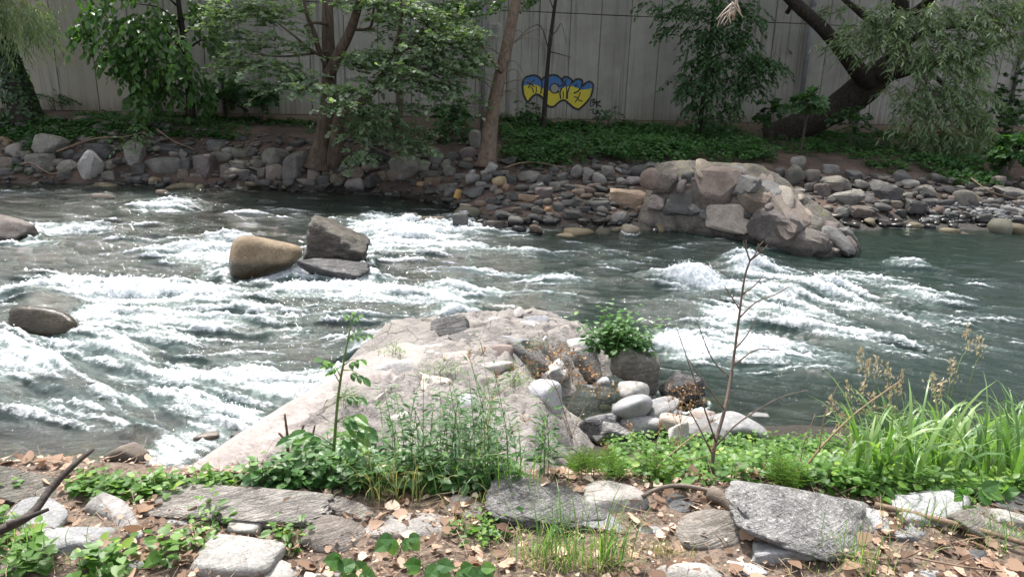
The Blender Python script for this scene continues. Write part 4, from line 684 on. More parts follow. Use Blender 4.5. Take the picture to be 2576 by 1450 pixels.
FS = [(zc(2160,258),36,42,'pier_red','round'),(zc(2305,292),52,58,'pier_red','block'),(zc(2482,328),21,31,'pier_mauve','egg'),(zc(2230,500),36,30,'pier_mauve','angular'),(zc(2455,512),58,42,'pier_dark','slab'),(zc(2540,235),32,20,'pier_dark','round'),
 (zd(165,245),110,88,'pier_red','block'),(zd(430,252),64,40,'pier_dark','block'),(zd(470,378),80,42,'pier_red','angular'),(zd(690,372),52,20,'pier_pale','egg'),(zd(762,462),70,36,'pier_red','round'),(zd(280,497),100,60,'pier_pale','round'),(zd(610,580),110,92,'pier_mauve','slab'),(zd(820,690),120,64,'pier_mauve','slab'),(zd(640,300),44,17,'pier_dark','slab'),(zd(112,462),22,17,'pier_dark','angular'),(zd(30,440),26,20,'pier_dark','angular'),(zd(610,412),19,15,'pier_red','egg'),(zd(450,480),22,22,'pier_dark','round'),(zd(1085,580),30,30,'pier_mauve','angular'),(zd(780,575),20,12,'pier_dark','egg'),(zd(1110,650),44,28,'pier_dark','ragged'),(zd(1190,620),30,26,'pier_dark','ragged'),(zd(1230,650),24,20,'pier_dark','ragged'),(zd(1160,700),40,24,'pier_dark','ragged'),(zd(1225,705),26,26,'pier_mauve','ragged'),(zd(350,190),20,8,'pier_dark','egg')]
for k, ((px, py), w, h, mt, sh) in enumerate(FS): embed(bv, px, py, w*1.32, h*1.36, M[mt], 'block' if sh == 'round' and w > 45 else sh, 6000+k, pier_far, .42, thick=.34 if w > 90 else .26, tilt={12: 25, 13: 14}.get(k, 0))
rgp = np.random.RandomState(66)
for k in range(46):          # rubble packed between the big facing stones
    u_, v_ = rgp.rand(), rgp.rand(); px = 1640+u_*470; top_ = np.interp(px, [1640,1745,1850,1905,1990,2060,2110], [440,432,458,490,548,598,612]); ft_ = np.interp(px, [1640,1760,1880,1960,2030,2110], [568,580,598,616,630,634]); py = top_+(ft_-top_)*v_
    embed(bv, px, py, rgp.uniform(10, 26), rgp.uniform(8, 18), M[('pier_dark', 'pier_red', 'pier_mauve')[k % 3]], ('angular', 'round', 'block')[k % 3], 6200+k % 9, pier_far, .30, thick=.14, sub=2)
TOPS = [(zd(720,280),40,8),(zd(820,400),26,7),(zd(890,450),30,8),(zd(960,500),30,7),(zd(840,330),24,6),(zd(1010,520),24,6),(zd(560,200),60,14),(zd(300,135),80,18),(zd(130,125),70,16),(zd(640,230),50,12),(zd(1080,560),24,8)]
for k, ((px, py), w, h) in enumerate(TOPS): embed(bv, px, py, w, h, M['pier_dark' if k % 2 else 'pier_pale'], 'round', 6100+k, pier_far, .12, thick=.10)

# near pier
POLY = np.array([(-2.85,3.7),(-2.30,5.05),(-1.88,6.0),(-1.10,6.85),(-.40,7.30),(.25,7.50),(.80,7.28),(1.05,6.85),(1.02,6.35),(.72,6.0),(.95,5.6),(1.0,5.1),(.8,3.7)])
def poly_dist(x, y, a, b_):
    d = np.full(x.shape, 9.0)
    for k in range(a, b_):
        p, q = POLY[k % len(POLY)], POLY[(k+1) % len(POLY)]; e = q-p
        t_ = np.clip(((x-p[0])*e[0]+(y-p[1])*e[1])/(e@e), 0, 1); d = np.minimum(d, np.hypot(x-p[0]-t_*e[0], y-p[1]-t_*e[1]))
    return d
def poly_in(x, y):
    c = np.zeros(x.shape, bool)
    for k in range(len(POLY)):
        (x1, y1), (x2, y2) = POLY[k], POLY[(k+1) % len(POLY)]
        c ^= ((y1 > y) != (y2 > y)) & (x < (x2-x1)*(y-y1)/(y2-y1+1e-12)+x1)
    return c
def near_pier(x, y):
    ins = poly_in(x, y); dW = poly_dist(x, y, 0, 2); dN = poly_dist(x, y, 2, 8); dE = poly_dist(x, y, 8, 12)
    wW = .95
    h = np.minimum(np.minimum(np.clip(dW/wW, 0, 1)**.62, np.clip(dN/.16, 0, 1)**.5), np.clip(dE/.75, 0, 1)**.7)
    top = .50+.05*noise2(x*1.2, y*1.2, 51)-.04*np.clip(x+.4, -1, 1)+.04*np.clip(6-y, -1, 1)
    mort = sstep(.95, 1.35, dW)
    rough = mort*(.07*fbm2(x*3, y*3, 3, 52)+.035*fbm2(x*11, y*11, 3, 53)+.02*np.abs(noise2(x*18, y*18, 57)))+(1-mort)*.02*fbm2(x*1.5, y*2.5, 2, 54)
    crack = mort*.05*np.exp(-(np.abs(noise2(x*2.3, y*2.3, 55))/.06)**2)
    z = -.5+(top+.5)*h+rough*np.clip(h*1.5, 0, 1)-crack
    return np.where(ins, z, -.6), dW
gx = np.arange(-2.9, 1.2, .022); gy = np.arange(3.72, 7.62, .022); X, Y = np.meshgrid(gx, gy); Z, DW = near_pier(X, Y)
pier_near = empty('stone_pier', (-.3, 6.2, 0), 'pale sunlit remnant of a rubble and mortar pier reaching out from the near bank', 'pier', 'broken piers of the old weir')
bpy.context.view_layer.update()
MAT_MORT_N = mortar_mat('near_pier_mortar', (.23, .207, .192), (.345, .318, .298), -.12, 1.0, .25)
MAT_FLANK = rock_mat('near_pier_flank_granite', (.29,.248,.222), (.375,.33,.30), .12, .45, 0, -.16, .8, .3, 1.0)
n_, m_ = X.shape; i = np.arange(n_-1)[:, None]*m_; j = np.arange(m_-1)[None]
F = np.stack([i+j, i+j+1, i+m_+j+1, i+m_+j], -1).reshape(-1, 4); zf = Z.ravel(); keep = (zf[F] > -.55).any(1)
dwf = DW.ravel(); yf = Y.ravel(); lim = 1.22+.18*noise2(yf*2, X.ravel()*2, 9)+.08*noise2(yf*7, X.ravel()*7, 10); lim = np.minimum(lim, (6.6-yf)*2); fl = (dwf < lim+.05)[F].all(1)
V = np.stack([X.ravel(), Y.ravel(), zf], 1)-np.array(pier_near.location)
core_n = link('mortar_core', mesh_np('mortar_core', V, F[keep]), MAT_MORT_N, pier_near)
link('flank_slab', mesh_np('flank_slab', V+np.stack([0*lim, 0*lim, .028*sstep(-.04, .16, lim-dwf)-.012], 1), F[keep & fl]), MAT_FLANK, pier_near)['label'] = 'smooth pinkish granite slab sloping into the water'
bpy.context.view_layer.update(); bvn = bvh_of(core_n)
M['np_slate'] = rock_mat('near_pier_slate', (.10,.095,.09), (.20,.19,.18), .8, .3, 0, None, .7, .7); M['np_pink'] = rock_mat('near_pier_pink_stone', (.31,.26,.235), (.42,.36,.33), .1, .3); M['np_white'] = rock_mat('near_pier_white_stone', (.30,.28,.265), (.41,.39,.37), .25, .35); M['np_blue'] = rock_mat('near_pier_blue_grey_stone', (.24,.245,.26), (.36,.365,.38), .2, .2); M['np_purple'] = rock_mat('near_pier_purple_cobble', (.21,.155,.135), (.31,.245,.22), .05, .25, 0, None, .6, .15)
NS = [(1395,777,120,22,'np_pink','slab'),(1330,790,60,14,'np_slate','slab'),(1440,792,80,16,'np_pink','slab'),(1312,797,46,22,'np_white','round'),(1355,806,62,16,'np_blue','slab'),(1345,822,86,16,'np_white','slab'),(1258,882,64,40,'np_purple','egg'),(1295,848,70,20,'np_blue','slab'),(1235,800,40,14,'np_white','round'),(1060,880,150,30,'np_white','slab'),(1240,928,100,44,'np_white','round'),(1375,852,60,30,'np_white','angular'),(990,930,120,30,'np_white','slab'),(1080,960,110,26,'np_pink','slab'),(960,1000,110,34,'np_pink','slab'),(1110,1010,90,30,'np_white','slab'),(1180,1000,60,24,'np_blue','egg'),(1010,1060,110,30,'np_white','slab'),(1150,900,70,20,'np_pink','slab'),(1450,830,70,24,'np_pink','slab')]
for k, (px, py, w, h, mt, sh) in enumerate(NS): embed(bvn, px, py, w, h, M[mt], sh, 6300+k, pier_near, .05, thick=.12, sub=4)
for k, (px, py, w, h, tl) in enumerate([(1150,838,150,34,0),(1190,846,120,26,4),(1135,828,110,24,-4)]):
    o = embed(bvn, px, py, w, h, M['np_slate'], 'slab', 6400+k, pier_near, .12, thick=.08, sub=4, tilt=tl); o.location.z += .022*k-.02; o['label'] = 'dark layered slate at the broken left edge'
for k, (px, py, w, h, mt, sh, tl) in enumerate([(1478,925,84,100,'np_slate','slab',20),(1440,880,120,60,'np_white','ragged',0),(1520,870,70,80,'np_blue','ragged',-10),(1400,935,110,50,'np_white','ragged',0),(1320,900,80,40,'np_slate','angular',0),(1505,975,60,60,'np_blue','slab',15),(1540,905,50,70,'np_slate','angular',0),(1360,985,70,40,'np_blue','round',0)]):
    embed(bvn, px, py, w, h, M[mt], sh, 6450+k, pier_near, .3, thick=.28, sub=4, tilt=tl)
# stones lying against the near pier
M['n_band'] = rock_mat('banded_grey_block', (.19,.17,.145), (.31,.285,.25), .8, .3, 0, None, .8, .6); M['n_dark'] = rock_mat('smooth_dark_grey_stone', (.15,.15,.155), (.21,.21,.215), .05, .12, 0, None, .55, .1); M['n_zebra'] = rock_mat('black_and_white_stone', (.07,.07,.075), (.42,.42,.43), .7, .4, 0, None, .6, .5)
M['n_white'] = rock_mat('whitish_stone', (.29,.275,.255), (.39,.375,.345), .15, .3); M['n_grey'] = rock_mat('mid_grey_stone', (.19,.19,.19), (.28,.276,.27), .3, .3, 0, None, .8); M['n_pink'] = rock_mat('pinkish_stone', (.36,.30,.265), (.48,.41,.365), .2, .3)
for (px, py, w, h, mt, sh, y, tl, lab, sd) in [
 (1600,918,128,120,'n_band','block',6.15,28,'big tilted banded grey block leaning on the right of the near pier',7001),
 (1594,980,74,42,'n_white','egg',5.75,8,'whitish oval stone on top of the pile beside the near pier',7002),(1592,1022,92,74,'n_dark','egg',5.45,25,'smooth dark grey stone with rust marks in the pile beside the near pier',7003),(1657,1026,94,64,'n_grey','egg',5.5,30,'speckled grey-brown oval stone right of the smooth dark one',7004),
 (1500,1078,96,84,'n_zebra','angular',4.9,0,'black and white banded angular stone among the weeds',7005),(1622,1072,130,64,'n_grey','round',5.1,0,'pale grey stone under the pile of oval stones',7006),(1570,1050,60,70,'n_grey','angular',5.25,0,'grey angular stone left of the smooth dark one',7007),(1540,1090,90,60,'np_slate','slab',4.85,20,'dark tilted slab right of the black and white stone',7008),
 (1840,1075,170,76,'n_grey','round',5.1,0,'broad grey boulder above the nettles at the near water edge',7009),(1768,1056,76,52,'n_pink','angular',5.3,0,'pinkish angular stone behind the broad grey boulder',7010),(1706,1098,52,74,'n_white','angular',4.75,6,'upright white angular stone among the weeds',7011),(1720,1075,120,60,'n_pink','round',5.05,0,'low pinkish boulder between the dry weeds',7012),(1780,1090,110,70,'n_grey','angular',4.95,0,'grey angular boulder left of the broad grey one',7013),(1900,1050,70,24,'n_grey','slab',5.6,0,'thin grey slab at the near water edge',7014)]:
    o = tag(set_stone(px, py, w, h, M[mt], sh, 0 if sd == 7001 else tl, seed=sd, sub=4, y=None if sd > 7004 else y-.1, surf=ground), lab, 'rock', 'rocks beside the near pier')
    if sd == 7001: o.rotation_euler = (0, 0, R(8)); reshape(o, lambda v: np.stack([v[:, 0], v[:, 1], v[:, 2]*.8-.42*v[:, 0]], 1))
# ------------------------------------------------------------------ foliage tools
def _n(v): return v/(np.linalg.norm(v, axis=-1, keepdims=True)+1e-9)
def T_oval(w=.4, fold=.07): return np.array([(0,0,0),(w,.32,fold),(w*.82,.7,fold),(0,1,-.04),(-w*.82,.7,fold),(-w,.32,fold)]), np.array([(0,1,2),(0,2,3),(0,3,4),(0,4,5)])
def T_lance(w=.09): return np.array([(0,0,0),(w,.35,.0),(w*.6,.75,-.05),(0,1,-.14),(-w*.6,.75,-.05),(-w,.35,0)]), np.array([(0,1,2),(0,2,3),(0,3,4),(0,4,5)])
def T_palm():
    p = [(0,0),(.18,.10),(.52,.16),(.36,.36),(.60,.62),(.24,.62),(0,1),(-.24,.62),(-.60,.62),(-.36,.36),(-.52,.16),(-.18,.10)]
    V = [(0,.34,-.04)]+[(x,y,.05*abs(x)*2) for x, y in p]; F = [(0,i,i % 12+1) for i in range(1, 13)]
    return np.array(V), np.array(F)
def T_heart():
    p = [(0,0),(.22,-.10),(.44,.08),(.46,.32),(.36,.58),(.17,.82),(0,1),(-.17,.82),(-.36,.58),(-.46,.32),(-.44,.08),(-.22,-.10)]
    V = [(0,.4,-.03)]+[(x,y,.10*abs(x)-.10*(y-.4)**2) for x, y in p]; F = [(0,i,i % 12+1) for i in range(1, 13)]
    return np.array(V), np.array(F)
def T_serrate():
    L = [(0,0),(.16,.02),(.30,.16),(.27,.20),(.38,.32),(.34,.36),(.40,.48),(.33,.52),(.34,.64),(.25,.68),(.22,.80),(.14,.84),(0,1)]
    p = L+[(-x,y) for x, y in L[-2:0:-1]]; n = len(p)
    V = [(0,.12,-.02),(0,.5,-.03),(0,.85,-.05)]+[(x,y,.16*abs(x)-.06*y*y) for x, y in p]; F = []
    for i in range(n):
        a, b_ = 3+i, 3+(i+1) % n; my = (p[i][1]+p[(i+1) % n][1])/2; c_ = 0 if my < .25 else (1 if my < .7 else 2); F.append((c_, a, b_))
    cs = [f[0] for f in F]
    for i in range(n):
        if cs[i] != cs[(i+1) % n]: F.append((cs[i], 3+(i+1) % n, cs[(i+1) % n]))
    return np.array(V), np.array(F)
def T_blade(seg=5):
    V = []; F = []
    for k in range(seg+1):
        t_ = k/seg; w = .5*(1-t_**1.8)+.02; V += [(-w, t_, 0), (w, t_, 0)]
    for k in range(seg): a = 2*k; F += [(a, a+1, a+3), (a, a+3, a+2)]
    return np.array(V), np.array(F)
def leaves(mb, tmpl, pos, dr, nr, size, rnd, wide=None):
    V, F = tmpl; y = _n(dr); x = _n(np.cross(y, nr)); z = np.cross(x, y); n = len(pos)
    size = np.broadcast_to(np.asarray(size, float), (n,)); w = size if wide is None else np.broadcast_to(np.asarray(wide, float), (n,))
    W = pos[:, None]+x[:, None]*(V[None, :, 0:1]*w[:, None, None])+y[:, None]*(V[None, :, 1:2]*size[:, None, None])+z[:, None]*(V[None, :, 2:3]*size[:, None, None])
    k = len(V); Fs = (F[None]+(np.arange(n)*k)[:, None, None]).reshape(-1, 3)
    mb.add(W.reshape(-1, 3), F3=Fs, rnd=np.repeat(np.broadcast_to(rnd, (n,)), k))
def twigs(mb, A, Bm, C, r0, r1, rnd=.5):
    """n thin three-sided stems through A, Bm, C"""
    n = len(A); P = np.stack([A, Bm, C], 1); T = _n(C-A); U = _n(np.cross(T, np.array([.3, .2, 1.0]))); W = np.cross(T, U)
    rr = np.stack([np.full(n, r0), np.full(n, (r0+r1)/2), np.full(n, r1)], 1); V = []
    for a in (0, 2.094, 4.189): V.append(P+(U[:, None]*math.cos(a)+W[:, None]*math.sin(a))*rr[:, :, None])
    V = np.stack(V, 2).reshape(-1, 3); F = []
    for s in range(2):
        for a in range(3): F.append((s*3+a, s*3+(a+1) % 3, s*3+3+(a+1) % 3, s*3+3+a))
    F = (np.array(F)[None]+(np.arange(n)*9)[:, None, None]).reshape(-1, 4)
    mb.add(V, F4=F, rnd=rnd)
def in_blob(rg, n, c, r):
    d = _n(rg.normal(size=(n, 3)))*(rg.rand(n, 1)**.45); return np.asarray(c)+d*np.asarray(r)
def sprays(lb, tb, rg, clusters, tmpl, axis_pt, tw_len=.5, k=10, size=.07, droop=.25, up=.9, spread=.5, hang=0.0, side=.8, rlo=0.0, rhi=1.0, tw_r=.004):
    """clusters: (centre, radii, number of twigs)"""
    for c, r_, n in clusters:
        B = in_blob(rg, n, c, r_); out = B-np.asarray(axis_pt); out[:, 2] *= .2
        D = _n(_n(out)*spread+rg.normal(0, .55, (n, 3))*np.array([1, 1, .35])+np.array([0, 0, -hang])); L = tw_len*rg.uniform(.6, 1.25, n)
        S = _n(np.cross(D, np.array([0, 0, 1.0])))
        tt = np.linspace(.12, 1, k)
        def at(t_): return B+D*(L*t_)[:, None]-np.array([0, 0, 1.0])*(droop*(L*t_)**2/np.maximum(L, .01))[:, None]
        pos = []; dr = []; nr = []
        for q, t_ in enumerate(tt):
            sgn = 1 if q % 2 else -1
            if q == k-1: sgn = 0
            tang = _n(D-np.array([0, 0, 1.0])*(2*droop*t_))
            pos.append(at(np.full(n, t_))+rg.normal(0, .012, (n, 3))); dr.append(_n(tang*(1.15-side*.5)+S*sgn*side+rg.normal(0, .25, (n, 3))+np.array([0, 0, -hang*.6])))
            nr.append(_n(np.array([0, 0, up])+rg.normal(0, .45, (n, 3))+np.array([0, -.12, 0])))
        pos, dr, nr = (np.concatenate(a) for a in (pos, dr, nr)); m_ = len(pos)
        rn = np.clip(np.tile(rg.uniform(rlo, rhi, n), k)*.6+rg.uniform(rlo, rhi, m_)*.4, 0, 1)
        leaves(lb, tmpl, pos, dr, nr, size*rg.uniform(.6, 1.25, m_), rn)
        if tb is not None: twigs(tb, B-D*(L*.25)[:, None], at(np.full(n, .5)), at(np.full(n, 1.0)), tw_r, tw_r*.4)
def blob(px, py, rx, ry, y, ryd):
    c = on_y(px, py, y); d = depth_of(c); return c, np.array([rx*d/FOC, ryd, ry*d/FOC])

BARK_ALDER = plain_mat('alder_bark', (.135,.10,.075), (.06,.043,.032), 9, .9, .9, (1, 1, .28), dist=1.0)
BARK_LEAN = plain_mat('leaning_trunk_bark', (.20,.15,.115), (.10,.07,.052), 11, .9, .9, (1, 1, .5), dist=1.2)
BARK_DARK = plain_mat('dark_bark', (.045,.036,.03), (.022,.018,.015), 12, .9, .7, (1, 1, .3), dist=1.0)
BARK_WILLOW = plain_mat('willow_bark', (.06,.048,.04), (.02,.016,.013), 10, .95, 1.0, (1, .6, .6), dist=2.0)
BARK_TWIG = plain_mat('twig_bark', (.10,.085,.06), (.06,.05,.036), 15); BARK_YEL = plain_mat('willow_twig', (.24,.21,.09), (.17,.15,.06), 15)
LF_ALDER = leaf_mat('alder_leaf', [(0, (.06,.10,.052)), (.5, (.135,.19,.115)), (1, (.21,.265,.18))], .4, .5, .35)
LF_BIG = leaf_mat('big_leaf', [(0, (.03,.07,.022)), (.55, (.055,.12,.034)), (1, (.10,.19,.05))], .45, .35, .5)
LF_ASH = leaf_mat('sapling_leaf', [(0, (.026,.062,.026)), (.6, (.045,.095,.038)), (1, (.075,.135,.055))], .4, .45, .35)
LF_WILL = leaf_mat('willow_leaf', [(0, (.06,.10,.05)), (.55, (.13,.185,.095)), (1, (.21,.265,.155))], .35, .4, .45)
LF_BRAM = leaf_mat('far_bramble_leaf', [(0, (.014,.04,.012)), (.5, (.032,.082,.024)), (1, (.06,.13,.036))], .4, .55, .2)
LF_IVY = leaf_mat('ivy_leaf', [(0, (.014,.035,.012)), (1, (.035,.075,.022))], .25, .35, .4)

def limb(px_pts, y0, y1=None, n=16):
    """a limb seen through picture points, its depth running from y0 to y1"""
    y1 = y0 if y1 is None else y1; k = len(px_pts)
    return spline([on_y(px, py, y0+(y1-y0)*i/(k-1)) for i, (px, py) in enumerate(px_pts)], n)
def radius(px_w, y): return px_w/2*y/FOC*1.02
def tree_root(name, base, label, group=None): return empty(name, (base[0], base[1], base[2]), label, 'tree', group)
def build(mb, name, mat, root, kind=None, label=None, **kw):
    o = mb.build(name, mat, root, origin=np.array(root.location), attr=True, **kw)
    if kind: o['kind'] = kind
    if label: o['label'] = label
    return o
def high_crown(lb, rg, c, r_, n, size=.11, tmpl=None):  # leaf mass above the view, put in to shade the far bank
    p = in_blob(rg, n, c, r_); leaves(lb, tmpl or T_oval(), p, _n(rg.normal(size=(n, 3))), _n(rg.normal(0, .6, (n, 3))+np.array([0, 0, 1])), size*rg.uniform(.7, 1.3, n), rg.rand(n))
TREE_GROUP = 'trees on the far bank'

# --- ivy-clad leaning trunk at the left edge, willow leaves above it
rg = np.random.RandomState(21); Y = 18.6; b0 = on_y(62, 300, Y); b0[2] = float(ground(b0[0], b0[1]))-.05
root = tree_root('willow_tree', b0, 'leaning ivy-clad tree trunk at the far left edge with narrow leaves above', TREE_GROUP)
tr = limb([(66,300),(48,230),(22,150),(0,80),(-14,0),(-30,-160),(-40,-420)], Y, Y-.8, 30); rr_ = np.interp(np.linspace(0, 1, 30), [0, .05, .3, 1], [radius(92, Y), radius(74, Y), radius(52, Y), .10])
mb = MB(); mb.tube(tr, rr_, 16, bump=.10, seed=2); up_ = tr[-8]
for e in [(-60,-300),(60,-330),(120,-160),(-140,-200)]:
    q = on_y(e[0], e[1], Y-1.5); mb.tube(spline([up_, (up_+q)/2+np.array([0, 0, .3]), q], 8), np.linspace(.08, .02, 8), 7)
build(mb, 'trunk', BARK_DARK, root)
lb, tb = MB(), MB()
sprays(lb, tb, rg, [(*blob(20,10,60,36,Y-1.2,.7), 70), (*blob(90,20,40,26,Y-1.4,.6), 45), (*blob(60,55,40,22,Y-1.3,.5), 36), (*blob(0,50,40,40,Y-1.0,.6), 40), (*blob(-120,-60,120,90,Y-1,1), 120), (*blob(40,-140,140,90,Y-1,1.2), 160)], T_lance(.09), tr[12], .55, 14, .13, .7, .7, .5, .5, .5)
high_crown(lb, rg, on_y(-60, -420, Y), (2.2, 2, 1.6), 700)
build(lb, 'crown', LF_WILL, root, 'stuff'); build(tb, 'twigs', BARK_YEL, root, 'stuff')
lb = MB(); n = 620; t_ = rg.uniform(0, .42, n); q = np.stack([np.interp(t_, np.linspace(0, 1, 30), tr[:, c_]) for c_ in range(3)], 1); rad_ = np.interp(t_, np.linspace(0, 1, 30), rr_); a = rg.uniform(0, 6.28, n)
nn = np.stack([np.cos(a), -np.abs(np.sin(a)), .2*np.ones(n)], 1); leaves(lb, T_palm(), q+nn*(rad_[:, None]*1.08+.03), _n(np.stack([rg.normal(0, .4, n), rg.normal(0, .3, n), -np.ones(n)], 1)), nn, .085*rg.uniform(.6, 1.3, n), rg.rand(n))
build(lb, 'ivy', LF_IVY, root, 'stuff')

# --- slender tree with big drooping leaves
rg = np.random.RandomState(22); Y = 19.2; b0 = on_y(478, 296, Y); b0[2] = float(ground(b0[0], b0[1]))-.05
root = tree_root('broadleaf_tree', b0, 'slender tree with big glossy drooping leaves, sunlit on its left side', TREE_GROUP)
mb = MB(); tr = limb([(480,292),(476,230),(468,150),(458,70),(448,0),(440,-120),(436,-300)], Y, Y-.3, 26); mb.tube(tr, np.interp(np.linspace(0, 1, 26), [0, .1, 1], [radius(26, Y), radius(19, Y), .03]), 10, bump=.06)
for pts in [[(466,140),(430,90),(390,60)],[(470,170),(420,150),(360,165)],[(460,90),(500,50),(540,60)],[(455,60),(400,20),(340,10)],[(473,200),(440,190),(400,210)],[(466,130),(510,100),(530,130)],[(450,20),(380,-40),(280,-60)]]:
    p = limb(pts, Y-.1, Y-1.0, 8); mb.tube(p, np.linspace(.028, .008, 8), 6)
build(mb, 'trunk', BARK_DARK, root)
lb, tb = MB(), MB(); CL = [(*blob(260,20,60,26,Y-1.2,.5), 26), (*blob(230,70,45,18,Y-1.4,.4), 20), (*blob(330,60,60,36,Y-.9,.6), 38), (*blob(300,130,45,26,Y-1.2,.5), 26), (*blob(340,150,60,28,Y-.9,.5), 34), (*blob(370,110,60,40,Y-.6,.6), 36), (*blob(400,40,60,40,Y-.5,.6), 34), (*blob(360,215,45,26,Y-.9,.5), 26), (*blob(410,180,50,40,Y-.5,.6), 34), (*blob(450,215,50,26,Y-.4,.5), 26), (*blob(500,190,36,30,Y-.2,.5), 18), (*blob(505,240,24,18,Y,.4), 10), (*blob(480,30,50,36,Y-.2,.6), 26), (*blob(520,90,40,40,Y,.5), 20), (*blob(380,250,36,16,Y-.8,.4), 12), (*blob(250,110,50,24,Y-1.5,.5), 16), (*blob(420,100,60,50,Y-1.0,.5), 36), (*blob(440,150,50,30,Y-.9,.5), 26), (*blob(300,-60,120,60,Y-.9,1), 60), (*blob(420,-120,140,90,Y-.5,1.2), 80)]
sprays(lb, tb, rg, [(c_, r_*np.array([.85, 1, .8]), max(4, int(n_*.72))) for c_, r_, n_ in CL], T_oval(.27, .05), tr[10], .42, 8, .18, .5, .7, .7, .55, .75)
high_crown(lb, rg, on_y(430, -330, Y), (1.8, 1.6, 1.5), 400, .14)
build(lb, 'crown', LF_BIG, root, 'stuff'); build(tb, 'twigs', BARK_TWIG, root, 'stuff')

# --- the big double-stemmed alder
rg = np.random.RandomState(23); b0 = hit(806, 418); Y = b0[1]
root = tree_root('alder_tree', b0, 'big alder with a double trunk and layered sprays of small pale leaves', TREE_GROUP)
mb = MB()
tr = limb([(800,424),(806,380),(818,320),(826,250),(827,150),(824,40),(818,-100),(812,-300),(815,-480)], Y, Y+.2, 40); mb.tube(tr, np.interp(np.linspace(0, 1, 40), [0, .04, .16, .4, 1], [radius(86, Y), radius(66, Y), radius(44, Y), radius(36, Y), .05]), 18, bump=.09, seed=4)
for pts, w0, w1 in [([(838,420),(846,360),(852,310),(858,288),(872,276),(900,264),(945,222),(976,155),(1000,98),(1012,30)], 38, 6), ([(826,190),(850,140),(880,80),(900,20),(925,-80),(940,-220)], 30, 12), ([(822,170),(800,120),(790,80),(772,40),(760,-30)], 14, 6), ([(826,150),(780,125),(745,95),(700,60)], 9, 3), ([(822,60),(790,58),(765,66)], 9, 4), ([(985,140),(1040,120),(1100,118)], 7, 2), ([(965,175),(1030,190),(1090,205)], 6, 2), ([(885,75),(930,70),(940,20)], 9, 4), ([(830,240),(760,215),(690,190)], 7, 2), ([(815,-60),(700,-120),(600,-140)], 14, 4), ([(820,-90),(960,-180),(1080,-200)], 16, 4), ([(826,130),(720,142),(640,138)], 7, 2)]:
    p = limb(pts, Y-.05, Y-1.0, 22); mb.tube(p, np.linspace(radius(w0, Y), radius(w1, Y), 22), 10, bump=.06, seed=int(w0))
build(mb, 'trunk', BARK_ALDER, root)
lb, tb = MB(), MB()
CL = [(1050,50,120,46,-1.0,80),(1090,110,110,30,-1.4,75),(1000,150,120,30,-1.2,70),(1090,175,110,24,-1.5,70),(1080,215,90,16,-1.4,44),(1150,85,60,22,-1.2,30),(1170,145,44,20,-1.2,24),(1140,250,60,10,-1.3,14),(900,150,70,26,-.8,40),(950,205,80,18,-1.2,40),(860,225,70,14,-1.4,30),(850,262,48,12,-1.7,22),(760,222,60,12,-1.3,22),(700,35,110,34,-.6,60),(610,30,70,30,-.5,36),(640,110,80,30,-.6,40),(680,165,80,20,-.9,40),(590,160,50,26,-.6,22),(760,190,60,16,-.9,24),(930,15,110,26,-.8,50),(560,60,40,30,-.5,16),(900,300,50,18,-1.2,20),(1000,335,60,22,-1.0,34),(1040,365,50,14,-1.1,18),(900,382,36,14,-1.3,14),(930,330,50,20,-.8,20),(860,330,40,16,-1.2,8),(760,110,60,30,-.3,22),(1000,270,60,14,-1.1,18),(700,215,60,14,-.8,14),(950,60,60,30,-.4,24)]
sprays(lb, tb, rg, [(*blob(a, b_, c_, d_, Y+e, .45), int(f*1.15)) for a, b_, c_, d_, e, f in CL], T_oval(.46, .06), tr[14], .50, 12, .090, .14, 1.0, .8, .05, .8)
sprays(lb, tb, rg, [(*blob(700,-120,220,90,Y+.5,1.2), 50), (*blob(1000,-120,220,90,Y+.5,1.2), 50), (*blob(850,-320,320,130,Y+.8,1.8), 60)], T_oval(.42, .06), tr[30], .6, 10, .10, .2, 1.0, .8)
build(lb, 'crown', LF_ALDER, root, 'stuff'); build(tb, 'twigs', BARK_TWIG, root, 'stuff')

# --- leaning bare trunk in the middle
rg = np.random.RandomState(24); b0 = hit(1226, 416); Y = b0[1]
root = tree_root('alder_tree', b0, 'bare leaning brown trunk left of the graffiti, its crown out of view', TREE_GROUP)
mb = MB(); tr = limb([(1224,420),(1228,370),(1234,310),(1250,225),(1276,110),(1298,0),(1318,-120),(1330,-330),(1325,-520)], Y, Y+.3, 40); mb.tube(tr, np.interp(np.linspace(0, 1, 40), [0, .035, .12, .45, 1], [radius(62, Y), radius(48, Y), radius(41, Y), radius(29, Y), .05]), 18, bump=.05, seed=8)
for pts in [[(1320,-140),(1420,-260),(1500,-300)],[(1318,-120),(1200,-220),(1120,-280)],[(1262,180),(1222,130),(1190,70)]]:
    mb.tube(limb(pts, Y, Y-.8, 10), np.linspace(.06, .012, 10), 7)
for k in range(16):      # fine bare twigs
    t_ = rg.randint(8, 20); s = 1 if k % 3 else -1; p = tr[t_]; L = rg.uniform(.3, .9); e = p+np.array([s*L, rg.uniform(-.5, .2), rg.uniform(-.15, .45)]); mb.tube(spline([p, (p+e)/2+np.array([0, 0, .12]), e, e+np.array([s*.15, 0, -.25])], 8), np.linspace(.011, .003, 8), 4)
build(mb, 'trunk', BARK_LEAN, root)
lb, tb = MB(), MB(); sprays(lb, tb, rg, [(*blob(1190,12,70,26,Y+.6,.5), 30), (*blob(1270,5,30,14,Y+.4,.4), 8), (*blob(1300,-240,260,110,Y,1.6), 130), (*blob(1300,-420,240,110,Y,1.6), 90)], T_oval(.42, .06), tr[25], .5, 10, .10, .2, 1.0, .8)
build(lb, 'crown', LF_BIG, root, 'stuff'); build(tb, 'twigs', BARK_TWIG, root, 'stuff')

